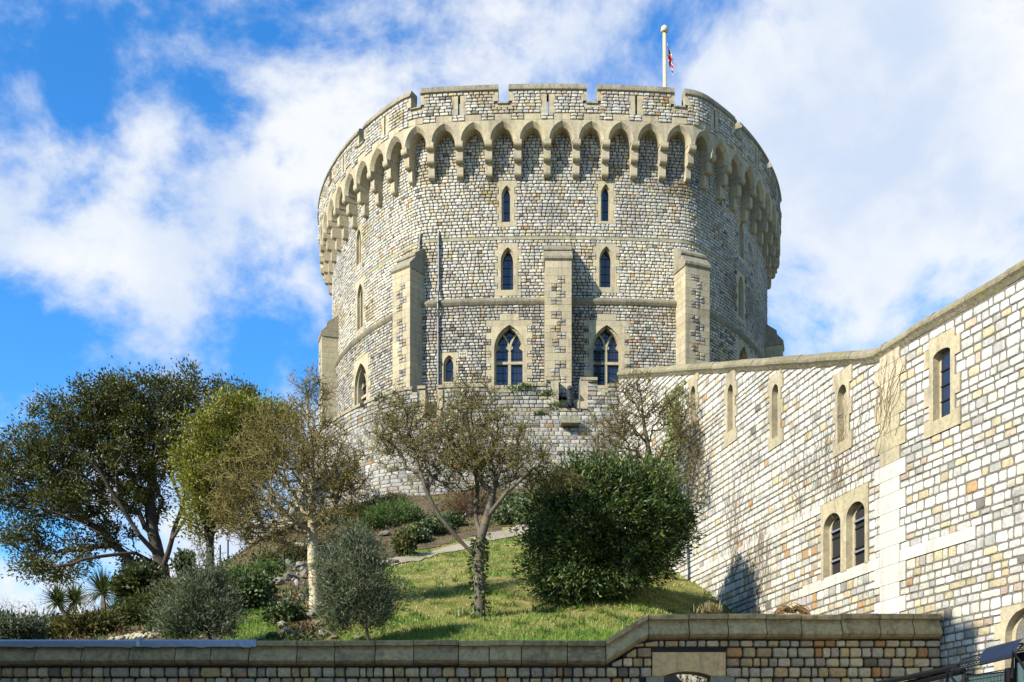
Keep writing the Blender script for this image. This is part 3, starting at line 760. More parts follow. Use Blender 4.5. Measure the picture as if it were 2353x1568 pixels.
def hill_at(dx, dy, lo=22.9, hi=66.0):
    Y = np.linspace(lo, hi, 1500); X = (dx - CX) / F * Y; Z = EYE + (HY - dy) / F * Y; i = np.where(hill(X, Y) >= Z)[0]
    k = i[0] if len(i) else int(np.argmin(Z - hill(X, Y))); return np.array((X[k], Y[k], float(hill(X[k], Y[k]))))
def grid_mesh(xs, ys, zf):
    X, Y = np.meshgrid(xs, ys, indexing='ij'); Z = zf(X, Y); ny = len(ys); i = np.arange(len(xs) - 1)[:, None] * ny + np.arange(ny - 1)[None]
    return np.stack((X, Y, Z), -1).reshape(-1, 3), np.stack((i, i + ny, i + ny + 1, i + 1), -1).reshape(-1, 4)

m, n = new_mat('turf')
P = n.add('ShaderNodeNewGeometry').outputs['Position']
a1 = n.noise(P, 0.9, 6, 0.65); a2 = n.noise(P, 5.0, 6, 0.7); a3 = n.noise(P, 40, 3, 0.6)
c = n.mix(n.rng(a1, 0.40, 0.62), col(0.12, 0.15, 0.03), col(0.29, 0.25, 0.09))
c = n.mix(n.math('MULTIPLY', n.rng(a2, 0.50, 0.62), 0.75), c, col(0.25, 0.19, 0.10))
c = n.mix(n.rng(a3, 0.35, 0.7), c, n.mix(1.0, c, col(0.55, 0.6, 0.5), 'MULTIPLY'))
bmp = n.add('ShaderNodeBump', inp={'Strength': 0.8, 'Distance': 0.06, 'Height': n.math('ADD', a2, a3)})
M['turf'] = finish(m, n, n.add('ShaderNodeBsdfPrincipled', inp={'Base Color': c, 'Roughness': 0.95, 'Specular IOR Level': 0.1, 'Normal': bmp.outputs[0]}).outputs[0])
m, n = new_mat('soil')
P = n.add('ShaderNodeNewGeometry').outputs['Position']
a2 = n.noise(P, 3.0, 7, 0.7); a3 = n.noise(P, 26, 4, 0.65)
c = n.mix(n.rng(a2, 0.35, 0.65), col(0.055, 0.038, 0.022), col(0.12, 0.09, 0.05)); c = n.mix(n.rng(a3, 0.5, 0.7), c, col(0.19, 0.16, 0.11))
bmp = n.add('ShaderNodeBump', inp={'Strength': 1.0, 'Distance': 0.06, 'Height': n.math('ADD', a2, a3)})
M['soil'] = finish(m, n, n.add('ShaderNodeBsdfPrincipled', inp={'Base Color': c, 'Roughness': 0.95, 'Specular IOR Level': 0.1, 'Normal': bmp.outputs[0]}).outputs[0])
M['gravel'] = plain_mat('gravel', col(0.24, 0.21, 0.165), 0.9, 0, 0.3, 3, 0.2, 0.5)
M['grit'] = stone_mat('grit', col(0.27, 0.235, 0.18), 0.4, 0.9, 0.3, col(.12, .1, .07), scale=2.0)

g = np.concatenate(([-3000, -800, -300, -120], np.linspace(-60, 60, 41), [120, 300, 800, 3000]))
V, Fq = grid_mesh(g, np.concatenate(([-3000, -600, -150, -40], np.linspace(-20, 22, 22), [60, 150, 400, 1200, 4000])), lambda X, Y: 1.7 * sstep(Y, 4, 18) * sstep(Y, 60, 22.1) - .0 * X)
obj_top('ground', V, [Fq], 'gravel', kind='structure')
xs = np.concatenate((np.linspace(-75, -13, 60), np.arange(-12.7, 9.5, .28), np.linspace(9.8, 70, 50))); ys = np.concatenate((np.arange(22.66, 60, .28), np.linspace(60.3, 150, 70)))
V, Fq = grid_mesh(xs, ys, hill)
cx_ = V[:, 0][Fq].mean(1); cy_ = V[:, 1][Fq].mean(1); Fq = Fq[~((np.abs(cx_) > 8.2) & (cx_ > 0) & (cy_ < 24)) & ~((cx_ > 2.7) & (cx_ < 4.2) & (cy_ < 24.0))]
obj_top('hill', V, [Fq], 'turf', kind='structure')

def coping_stones(plan, prof, s0, s1, zf, step, mat, parent, tint, name='coping_stone', gap=.004):
    s = s0; k = len(prof)
    while s < s1 - 1e-6:
        e = s + step * random.uniform(.75, 1.25)
        if s1 - e < step * .5: e = s1
        sub = np.linspace(s + gap, e - gap, 3); o = random.uniform(-.009, .009)
        V = np.array([plan.at(u, zf(u) + z + o, d + o) for u in sub for d, z in prof]); m = len(sub); mb = MB()
        mb.add(V, [(i * k + j, (i + 1) * k + j, (i + 1) * k + (j + 1) % k, i * k + (j + 1) % k) for i in range(m - 1) for j in range(k)] + [tuple(range(k)), tuple((m - 1) * k + j for j in range(k))[::-1]], np.array(tint) * random.uniform(.8, 1.15))
        mb.build(name, mat, parent); s = e

# --- the curtain wall climbing to the tower (stairs behind it)
bx, by = 7.797, 24.0
dA = np.array((.2496, -1.0)); dB = np.array((.369, -1.0))
pA = [np.array((bx, by)) - dA * t for t in np.linspace(16.2, 1.0, 60)]
mid = [np.array((bx, by)) - dA * (1 - t) ** 2 * 1.0 + dB * t ** 2 * 1.0 for t in np.linspace(.08, .92, 12)]
pB = [np.array((bx, by)) + dB * t for t in np.linspace(1.0, 20, 60)]
CUR = Plan(pA + mid + pB)
curtain = thing('curtain_wall', 'tall sunlit pale stone wall with sloping coping rising from the right up to the round tower', 'wall', (bx, by, 1.5))
def cur_z(dx, dy): s = CUR.find(dx); Y = float(CUR.at(s, 0)[1]); return s, yz(dy, Y)
def cur_top(s):
    y = float(CUR.at(s, 0)[1]); return 11.52 + max(0.0, y - 24.45) * .357
zs_c = [1.5]; r_ = random.Random(4)
while zs_c[-1] < 17.4: zs_c.append(zs_c[-1] + r_.choice((.125, .15, .165, .18, .20, .225)))
zs_c = np.array(zs_c)
blk_c, open_c = [], []
for dx, dt, db, hw in ((1594, 893, 975, .085), (1680, 890, 985, .085), (1783, 890, 1000, .085), (1937, 892, 1008, .10)):
    s, zt = cur_z(dx, dt); _, z0 = cur_z(dx, db)
    r = window(curtain, CUR, s, z0, zt - .15, hw, zt - .15, .15, .30, .10, zs_c, depth=.26, sill=.35, head=.35, blind=True, label='narrow loophole with pale stone surround'); blk_c.append(r[1]); open_c.append(r[2])
s, zt = cur_z(2166, 812); _, z0 = cur_z(2166, 953)
r = window(curtain, CUR, s, z0, zt - .02, .15, zt - .02, .02, .36, .14, zs_c, depth=.16, sill=.32, head=.38, bars=(0, 3), label='tall narrow glazed window'); blk_c.append(r[1]); open_c.append(r[2])
s1_, zt1 = cur_z(1914, 1182); _, z01 = cur_z(1914, 1316); s2_, zt2 = cur_z(1968, 1157); _, z02 = cur_z(1968, 1300)
half = (s2_ - s1_) / 2
zb0 = min(z01, z02)
for s, lab in ((s1_, 'dark barred opening under a shouldered head'), (s2_, 'dark barred opening beside the quoins')):
    r = window(curtain, CUR, s, zb0, zt1 - .28, half * .58, zt1 - .28, .22, half - .004, .0, zs_c, depth=.22, sill=.14, head=.3, bars=(0, 2), pane_mat='inside_shade', label=lab); blk_c.append(r[1]); open_c.append(r[2])  # pane is a near-black sheet painting the unlit interior
    mb = MB()
    for z in np.linspace(zb0 + .35, zt1 - .35, 2): strip(mb, CUR, s, z - .02, z + .02, -half * .57, half * .57, -half * .57, half * .57, -.10, -.125, (.3, .3, .3))
    strip(mb, CUR, s, zb0, zt1 - .15, half * .40, half * .46, half * .40, half * .46, -.09, -.12, (.3, .3, .3)); mb.build('window_bar', 'lead', r[0])
s, zt = cur_z(2352, 1400); s += .1; _, z0 = cur_z(2340, 1500)
r = window(curtain, CUR, s, z0 - .9, zt - .45, .42, zt - .45, .4, .62, .16, zs_c, depth=.2, sill=.2, head=.25, blind=True, pane_mat='mortar_pale', label='blocked arch at the foot of the wall'); blk_c.append(r[1]); open_c.append(r[2])
# quoins at the bend
s_bend = CUR.find(2045); mb = MB(); mw = MB()
WHITE = np.array((.43, .415, .37))
def quoin_hw(i): return .33 + (.19 if (i // 2) % 2 else 0)
for i in range(0, len(zs_c) - 2, 2):
    a, b = zs_c[i], zs_c[i + 2]; z = (a + b) / 2
    if a > cur_top(s_bend) - .3: break
    o = quoin_hw(i); q = mw if z < 8.95 else mb; t = WHITE * random.uniform(.92, 1.06) if z < 8.95 else ash() * 1.1
    for l, r2 in ((-o, -.006), (.0, o)): 
        b2 = min(b, cur_top(s_bend + l) - .3, cur_top(s_bend + r2) - .3); u = np.linspace(l, r2, 3)
        for k in range(2): strip(q, CUR, s_bend, a + .004, b2 - .004, u[k], u[k + 1], u[k], u[k + 1], .02, -.2, t)
mb.build('quoins', 'ashlar', curtain); mw.build('pale_quoins', 'pale_ashlar', curtain)
blk_c.append(lambda i, zm: [(s_bend - quoin_hw(i) - .008, s_bend + quoin_hw(i) + .008)])
bands = []
for zz_, da, db in ((8.5, 1608, 1887), (6.72, 1846, None), (6.72, None, 2243)):
    i = int(np.argmin(np.abs(zs_c - zz_))); sa = CUR.find(da) if da else s_bend + quoin_hw(i) + .01; sb_ = CUR.find(db) if db else s_bend - quoin_hw(i) - .01
    bands.append((i, sa, sb_)); s = sa; bb = MB()
    while s < sb_ - .01:
        e = min(s + random.uniform(.6, 1.1), sb_)
        if sb_ - e < .3: e = sb_
        bb = MB(); u = np.linspace(s + .003, e - .003, 3); t = WHITE * random.uniform(.92, 1.02)
        for k in range(2): strip(bb, CUR, 0, zs_c[i] + .006, zs_c[i + 1] + .02, u[k], u[k + 1], u[k], u[k + 1], .018, -.1, t)
        bb.build('band_stone', 'pale_ashlar', curtain); s = e
blk_c.append(lambda i, zm: [(a, b) for k, a, b in bands if k == i])
cells(CUR, np.concatenate((np.arange(0, CUR.s[-1], .4), [CUR.s[-1]], [v for c, h, a, b in open_c for v in (c - h, c + h)])), np.concatenate(([-.5, 1.5], np.arange(2, 17.5, .25), [v for c, h, a, b in open_c for v in (a, b)])),
      lambda s, z: z < cur_top(s) - .3 and hole_test(open_c)(s, z), -.006, -1.3, 'wall_core', 'mortar_pale', curtain)
coping_stones(CUR, [(-1.4, -.40), (.0, -.40), (.05, -.32), (.09, -.27), (.09, -.21), (.02, -.12), (-.06, -.07), (-1.4, -.07)], .0, CUR.s[-1], cur_top, .8, 'coping_lichen', curtain, (.20, .175, .115))
s_vis0, s_vis1 = 0.0, CUR.find(2352) + 7.5
SC = lay(CUR, s_vis0, s_vis1, zs_c, lambda i, zm: [q for b in blk_c for q in b(i, zm)], .17, .34, gap=.029, top=lambda s: cur_top(s) - .40, bottom=lambda s: float(hill(*CUR.at(s, 0)[:2])) - .4 if CUR.at(s, 0)[1] > 24 else 2.4)
ncol = len(SC['w']); warm = np.clip((9.2 - SC['z0']) / 3.5, 0, 1)
ca = pick_cols(ncol, (44, 20, 16, 2, 7, 1.6, .2, 1.5, 22)); cb = pick_cols(ncol, (14, 24, 22, 6, 22, 3.5, 1, 4, 6)); pickb = rng.uniform(0, 1, ncol) < warm * .8
colc = np.where(pickb[:, None], cb, ca * 1.2)
build_stones(SC, colc, curtain, lambda dx, dy, P, S: (dx > 1600) & (dy < 1500) & ~((dy > 1405) & (dx < 2160)), 300, hscale=.35)

# --- the apron wall round the foot of the tower
APR = tower_plan(.95)
apron = thing('apron_wall', 'weathered grey stone retaining wall with embrasures encircling the base of the round tower', 'wall', (2.0, 56.0, 15.0))
AT = 22.72
bat = lambda z: (AT - z) * .42 if z < AT - 1.0 else .42 + (AT - 1.0 - z) * .12
def bat(z): return np.clip(AT - 1.2 - z, 0, None) * .42 + np.clip(AT - z, 0, 1.2) * .08
af = lambda dx: APR.find(dx, .2, -VIS - 2, VIS + 2)
EMB = [(af(976), af(1004), 20.95, 'a'), (af(1284), af(1334), 21.42, 'b')]
NOTCH = [(af(945), af(957)), (af(898), af(911)), (af(855), af(866)), (af(822), af(831)), (af(1374), af(1398)), (af(1438), af(1460)), (af(1120), af(1190))]
RAISE = [(af(1255), af(1284)), (af(1334), af(1374))]
def apr_top(s):
    for a, b, z, k in EMB:
        if a < s < b: return z
    for a, b in NOTCH:
        if a < s < b: return AT - .32
    for a, b in RAISE:
        if a < s < b: return AT + .3
    return AT
eds = [v for q in EMB for v in q[:2]] + [v for q in NOTCH + RAISE for v in q]
cells(APR, sgrid(APR, .45, eds), sorted([13.0, 15.0, 17, 19, 20.95, 21.42, AT - 1.2, AT - .32, AT, AT + .3, 14, 16, 18, 20]), lambda s, z: z < apr_top(s), -.02, -.85, 'wall_core', 'mortar_pale', apron, batter=bat)
ck = sorted(eds + [-VIS, VIS])
for a, b in zip(ck[:-1], ck[1:]):
    if b - a < .1: continue
    zt = apr_top((a + b) / 2); s = a
    while s < b - .01:
        e = min(s + random.uniform(.6, 1.0), b)
        if b - e < .35: e = b
        mb = MB(); u = np.linspace(s + .004, e - .004, 3); t = ash(.1) * .8
        for k in range(2): strip(mb, APR, 0, zt + .003, zt + .15, u[k], u[k + 1], u[k], u[k + 1], .06 + bat(zt), -.85, t)
        mb.build('coping_stone', 'coping', apron); s = e
for a, b, z, k in EMB:                                # pale dressed jambs of the embrasures
    mb = MB()
    for zz in np.arange(z + .16, AT + (.1 if k == 'b' else -.1), .38):
        for s_, w_ in ((a, -.38), (b, .38)):
            l, r2 = sorted((s_, s_ + w_ * (1 if int(zz * 10) % 2 else .7))); strip(mb, APR, 0, zz, zz + .37, l, r2, l, r2, .03 + bat(zz), -.9, ash() * .95)
    mb.build('embrasure_jambs', 'ashlar', apron)
    mb = MB()                                        # stone back of the embrasure
    strip(mb, APR, (a + b) / 2, z + .15, AT - .4, -(b - a) / 2, (b - a) / 2, -(b - a) / 2, (b - a) / 2, -.75, -.85, ash() * .95); mb.build('embrasure_back', 'ashlar', apron)
sb2 = af(1308); mb = MB(); zc = 20.75
strip(mb, APR, sb2, zc - .22, zc + .12, -.45, .42, -.45, .42, .75 + bat(zc), bat(zc) - .3, (.2, .185, .13)); mb.build('projecting_stone', 'coping', apron)
zs_a = [14.2]
while zs_a[-1] < AT + .3: zs_a.append(zs_a[-1] + r_.choice((.19, .21, .23, .25)))
zs_a = np.array(zs_a)
def blk_a(i, zm):
    o = []
    for a, b, z, k in EMB:
        if zm > z: o.append((a - .36, b + .36))
    for a, b in NOTCH:
        if zm > AT - .32: o.append((a, b))
    if zm > AT: o.append((-99, RAISE[0][0])); o.append((RAISE[1][1], 99)); o.append((RAISE[0][1], RAISE[1][0]))
    if abs(zm - zc + .05) < .2: o.append((sb2 - .46, sb2 + .43))
    return o
SA = lay(APR, -VIS + 1, 14, zs_a, blk_a, .24, .46, gap=.026, dfun=lambda z: float(bat(z + .1)), top=lambda s: apr_top(s))
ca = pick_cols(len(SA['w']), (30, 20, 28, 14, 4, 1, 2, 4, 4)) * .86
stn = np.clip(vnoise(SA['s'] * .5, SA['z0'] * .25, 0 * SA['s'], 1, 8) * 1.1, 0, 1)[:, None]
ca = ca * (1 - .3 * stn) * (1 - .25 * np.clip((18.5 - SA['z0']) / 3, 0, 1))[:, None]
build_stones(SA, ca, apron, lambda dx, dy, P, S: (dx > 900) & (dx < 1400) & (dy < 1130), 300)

# --- the low wall along the road
FW = Plan([(x, YW) for x in np.linspace(-16, 8.36, 90)], -16)
front = thing('boundary_wall', 'shaded stone wall with heavy moulded coping along the bottom of the picture', 'wall', (0, YW, 1.6))
xa, xb = (1391 - CX) / F * YW, (1489 - CX) / F * YW
ZL, ZR = yz(1473, YW), yz(1412.5, YW)
def ftop(x): return ZL + (ZR - ZL) * float(np.clip((x - xa) / (xb - xa), 0, 1))
FP = [(-.42, -.48), (0, -.48), (.11, -.45), (.17, -.40), (.17, -.375), (.03, -.13), (.03, -.11), (.105, -.10), (.105, -.025), (.085, 0), (-.42, 0)]
for a, b in ((-16, xa), (xa, xb), (xb, 8.33)): coping_stones(FW, FP, a, b, ftop, .78, 'coping_front', front, (.38, .275, .135), gap=.009)
mb = MB()
for a, b in ((-16, (323 - CX) / F * YW), ((323 - CX) / F * YW, (592 - CX) / F * YW)):
    mb = MB(); n = 24; rs = np.random.default_rng(int(abs(a) * 10)); u = np.linspace(a + .005, b - .005, n)
    V = []
    for x in u:
        j = rs.uniform(-.004, .004)
        for d, z in ((-.44, .016), (.092, .016), (.118, -.02), (.122 + j, -.128 + j)): V.append(FW.at(x, ftop(x) + z, d))
    mb.add(V, [(i * 4 + k, (i + 1) * 4 + k, (i + 1) * 4 + k + 1, i * 4 + k + 1) for i in range(n - 1) for k in range(3)]); fl = mb.build('lead_flashing', 'lead', front)
    for dx in (73, 188, 299, 362, 466, 570):
        x = (dx - CX) / F * YW
        if a < x < b: mb = MB(); strip(mb, FW, x, ZL - .145, ZL - .085, -.085, .085, -.075, .075, .137, .118, (.4, .4, .4)); mb.build('clip', 'lead', fl)
x = (323 - CX) / F * YW; mb = MB(); mb.tube([FW.at(x, ZL + .03, -.4), FW.at(x, ZL + .035, .09), FW.at(x, ZL - .02, .14), FW.at(x, ZL - .13, .14)], .035, 6, (.4, .4, .4)); mb.build('lead_seam', 'lead', front)
# doorway
xd0, xd1 = (1525 - CX) / F * YW, (1633 - CX) / F * YW; xc = (xd0 + xd1) / 2; hwd = (xd1 - xd0) / 2; zd = yz(1553, YW)
mb = MB(); xl0, xl1 = (1499 - CX) / F * YW, (1667 - CX) / F * YW; zl1 = yz(1499, YW)
prof = [(xl0, zd - .0), (xd0 - .0, zd)] + [(xc + hwd * t, zd + .085 * (1 - abs(t) ** 2.2)) for t in np.linspace(-1, 1, 9)] + [(xl1, zd), (xl1, zl1), (xl0, zl1)]
n = len(prof); mb.add(np.array([FW.at(u, z, .02) for u, z in prof] + [FW.at(u, z, -.46) for u, z in prof]), [tuple(range(n)), tuple(range(n, 2 * n))[::-1]] + [(i, n + i, n + (i + 1) % n, (i + 1) % n) for i in range(n)], (.62, .40, .18)); mb.build('lintel', 'ashlar', front)
zz = zd
while zz > 1.7:
    for sg in (-1, 1):
        w_ = random.choice((.34, .46)); l, r2 = (xd0 - w_, xd0) if sg < 0 else (xd1, xd1 + w_); mb = MB(); strip(mb, FW, 0, max(1.65, zz - .42), zz - .006, l, r2, l, r2, .02, -.46, ash(.1) * .75); mb.build('jamb_stone', 'ashlar', front)
    zz -= .42
mb = MB(); mb.box((xd0 - .3, YW + 1.7, 1.6), (xd1 + .3, YW + 1.8, 4.7), (.42, .4, .34)); mb.build('passage_wall', 'ashlar', front)
mb = MB(); mb.box((xd0 + .18, YW + 1.5, 1.6), (xd1 - .1, YW + 1.55, zd - .02), (.1, .1, .1)); mb.build('gate_panel', plain_mat('dark_green_paint', col(.035, .05, .035), .6), front)
cells(FW, np.concatenate((np.linspace(-16, 8.34, 60), [xd0 - .3, xd1 + .3, xa, xb])), [0, 1.6, 2.5, 3.5, zd - .3, zd + .3, ZL - .48, ZL - .3, ZL - .15, ZR - .48], lambda s, z: z < ftop(s) - .47 and not (xd0 - .3 < s < xd1 + .3 and z < zd + .3), -.03, -.40, 'wall_core', 'mortar', front)
zs_f = [1.6]
while zs_f[-1] < ZR - .5: zs_f.append(zs_f[-1] + r_.choice((.18, .19, .205)))
off = ZL - .51 - zs_f[int(np.argmin(np.abs(np.array(zs_f) - (ZL - .51))))]; zs_f = np.array(zs_f) + off
def blk_f(i, zm):
    if zm < zd + .02: return [(xd0 - .47, xd1 + .47)]
    return [(xl0 - .01, xl1 + .01)] if zm < zl1 + .01 else []
SF = lay(FW, -11.5, 8.34, zs_f, blk_f, .16, .30, gap=.017, top=lambda s: ftop(s) - .50, bottom=lambda s: 3.2)
cf = pick_cols(len(SF['w']), (14, 16, 26, 10, 12, 6, 2, 8, 1)) * 1.08 * np.array((1.2, .96, .66))
build_stones(SF, cf, front, lambda dx, dy, P, S: dy < 1575, 300, hscale=1.35)

# --- thin unseen slab, added out of view to the left to shade the low wall
rg = thing('shade_slab', 'long tall stone slab out of view to the left, added to shade the low wall', 'shade caster', (-25, 0, 0))
RW = (.36, .34, .29); mb = MB(); mb.box((-46, 8.3, 0), (-7.6, 9.5, 18.2), RW); mb.build('wall', 'stone_mass', rg)
for x in np.arange(-45, -8, 3.2):
    mb = MB(); mb.box((x, 9.45, 18.2), (min(x + 2.0, -7.6), 8.9, 18.5), RW); mb.build('merlon', 'stone_mass', rg)
    for z in (3, 8, 12):
        if x + 1.6 < -8: mb = MB(); mb.box((x + .3, 9.4, z), (x + 1.5, 9.53, z + 1.9), (.02, .02, .03)); mb.build('window', 'glass', rg)
# ------------------------------------------------------------------ plants
def unit(v): return v / (np.linalg.norm(v, axis=-1, keepdims=True) + 1e-9)
def leaves(P, D, U, L, Wd, cols, fold=0.25):
    """one bent rhombus per leaf: P base, D direction, U the leaf's normal side"""
    P, D = np.asarray(P), unit(np.asarray(D)); S = unit(np.cross(D, U)); Nn = np.cross(S, D); n = len(P); L = np.broadcast_to(L, (n,))[:, None]; Wd = np.broadcast_to(Wd, (n,))[:, None]
    V = np.stack((P, P + D * L * .5 + S * Wd * .5 + Nn * L * .06 * fold, P + D * L - Nn * L * fold * .5, P + D * L * .5 - S * Wd * .5 + Nn * L * .06 * fold), 1).reshape(-1, 3)
    Fq = (np.arange(n) * 4)[:, None] + np.arange(4)[None]
    return V, Fq, np.repeat(cols, 4, 0)
def leaf_cols(n, pal, wts, jit=.25, shift=None):
    pal = np.array(pal); k = rng.choice(len(pal), n, p=np.array(wts) / np.sum(wts)); return np.clip(pal[k] * rng.uniform(1 - jit, 1 + jit, (n, 1)), .002, .8)
def prisms(A, B, ra, rb, cols, sides=3):
    n = len(A); D = unit(B - A); h = np.where(np.abs(D[:, 2:3]) < .9, np.array([[0, 0, 1.0]]), np.array([[1.0, 0, 0]])); X = unit(np.cross(D, h)); Y = np.cross(D, X); R0 = []
    for base, r in ((A, ra), (B, rb)):
        for k in range(sides):
            t = 2 * math.pi * k / sides; R0.append(base + r[:, None] * (X * math.cos(t) + Y * math.sin(t)))
    V = np.stack(R0, 1).reshape(-1, 3); f = []
    for k in range(sides): k2 = (k + 1) % sides; f.append(np.stack([np.arange(n) * 2 * sides + q for q in (k, k2, sides + k2, sides + k)], 1))
    return V, np.concatenate(f), np.repeat(cols, 2 * sides, 0)
def blob_points(blobs, n, shell=0.5):
    """points in a union of ellipsoids given as (dx, dy, rx, ry, Y, rY) seen sizes at distance Y"""
    vol = np.array([b[2] * b[3] for b in blobs], float); k = rng.choice(len(blobs), n, p=vol / vol.sum()); d = unit(rng.normal(size=(n, 3))); rad = rng.uniform(0, 1, n) ** shell
    out = np.zeros((n, 3))
    for i, b in enumerate(blobs):
        m = k == i; c = at(b[0], b[1], b[4]); sc = b[4] / F
        out[m] = c + d[m] * rad[m][:, None] * np.array((b[2] * sc, b[5], b[3] * sc))
    return out
def grow(trunks, targets, bf=0.35):
    """connect target points to the trunk by a tree that keeps paths short"""
    P = []; par = []; pl = []
    for tr in trunks:
        tr = np.asarray(tr, float); last = -1
        if P:
            d = np.linalg.norm(np.array(P) - tr[0], axis=1); last = int(np.argmin(d))
        for i, p in enumerate(tr):
            if last >= 0 and i == 0 and np.linalg.norm(np.array(P[last]) - p) < 1e-6: continue
            P.append(p); par.append(last); pl.append(0 if last < 0 else pl[last] + np.linalg.norm(p - P[last])); last = len(P) - 1
    n0 = len(P); n = len(targets); A = np.zeros((n0 + n, 3)); A[:n0] = P; T = np.asarray(targets)
    lo = sum(1 for q in range(n0) if q < max(1, n0 // 3))
    D = np.linalg.norm(T[:, None] - A[None, :n0], axis=2) + bf * np.array(pl)[None]; D[:, 0] += 1.0
    best = D.argmin(1); cost = D.min(1); done = np.zeros(n, bool); pl = list(pl)
    for it in range(n):
        i = int(np.argmin(np.where(done, 1e9, cost))); j = n0 + it; A[j] = T[i]; done[i] = True; par.append(int(best[i])); pl.append(pl[best[i]] + np.linalg.norm(T[i] - A[best[i]]))
        d = np.linalg.norm(T - T[i], axis=1) + bf * pl[-1]; m = d < cost; cost[m] = d[m]; best[m] = j
    return A, np.array(par), n0
def radii(A, par, rtip, ex, rmax=None):
    n = len(A); q = np.zeros(n); kids = np.zeros(n, int)
    for i in range(n - 1, -1, -1):
        if q[i] == 0: q[i] = rtip ** ex
        if par[i] >= 0: q[par[i]] += q[i]; kids[par[i]] += 1
    r = q ** (1 / ex)
    if rmax: r = np.minimum(r, r * 0 + rmax) if r[0] <= rmax else rtip + (r - rtip) * (rmax - rtip) / (r[0] - rtip)
    return r, kids
def limbs(A, par, r, tint, jit=.12, sides_big=7, sub=3, n0=0, jit_trunk=.02):
    """tubes along every edge of the tree, with a little crookedness"""
    Vs, Fs, Ts, nv = [], [], [], 0
    idx = np.where(par >= 0)[0]; a, b = A[par[idx]], A[idx]; ra, rb = np.minimum(r[par[idx]], r[idx] * 1.25), r[idx]; L = np.linalg.norm(b - a, axis=1)
    prev, pr = a, ra; j = np.where(idx < n0, jit_trunk, jit)
    for k in range(1, sub + 1):
        t = k / sub; q = a + (b - a) * t
        if k < sub: q = q + rng.normal(size=q.shape) * (L * j)[:, None] * .6
        rq = ra + (rb - ra) * t
        for lo_, hi_, sd in ((.035, 9, sides_big), (0, .035, 3)):
            m = (rq >= lo_) & (rq < hi_)
            if m.any():
                V, Fq, T = prisms(prev[m], q[m], pr[m], rq[m], tint(q[m], rq[m]), sd); Vs.append(V); Fs.append(Fq + nv); Ts.append(T); nv += len(V)
        prev, pr = q, rq
    return np.concatenate(Vs), Fs, np.concatenate(Ts)
def twigs(P, D0, n_each, L, r, tint, up=.25, spread=.9, seg=2):
    """bunches of fine twigs at the points P"""
    n = len(P) * n_each; B = np.repeat(P, n_each, 0); D = unit(np.repeat(D0, n_each, 0) * .8 + rng.normal(size=(n, 3)) * spread + np.array((0, 0, up))); l = rng.uniform(.4, 1, n) * L; Vs, Fs, Ts, nv = [], [], [], 0
    a = B; tips = []
    for k in range(seg):
        D = unit(D + rng.normal(size=(n, 3)) * .45); b = a + D * (l / seg)[:, None]
        V, Fq, T = prisms(a, b, np.full(n, r * (1 - .35 * k / seg)), np.full(n, r * (1 - .35 * (k + 1) / seg)), tint(b, np.full(n, r)), 3); Vs.append(V); Fs.append(Fq + nv); Ts.append(T); nv += len(V); tips.append((b, D)); a = b
    return np.concatenate(Vs), Fs, np.concatenate(Ts), tips
def join(parts):
    V, Fa, T, nv = [], [], [], 0
    for v, f, t in parts:
        V.append(v); T.append(t)
        for q in (f if isinstance(f, list) else [f]): Fa.append(q + nv)
        nv += len(v)
    return np.concatenate(V), Fa, np.concatenate(T)
def tree_root(name, label, base, cat='tree', group=None): return thing(name, label, cat, tuple(base), group)

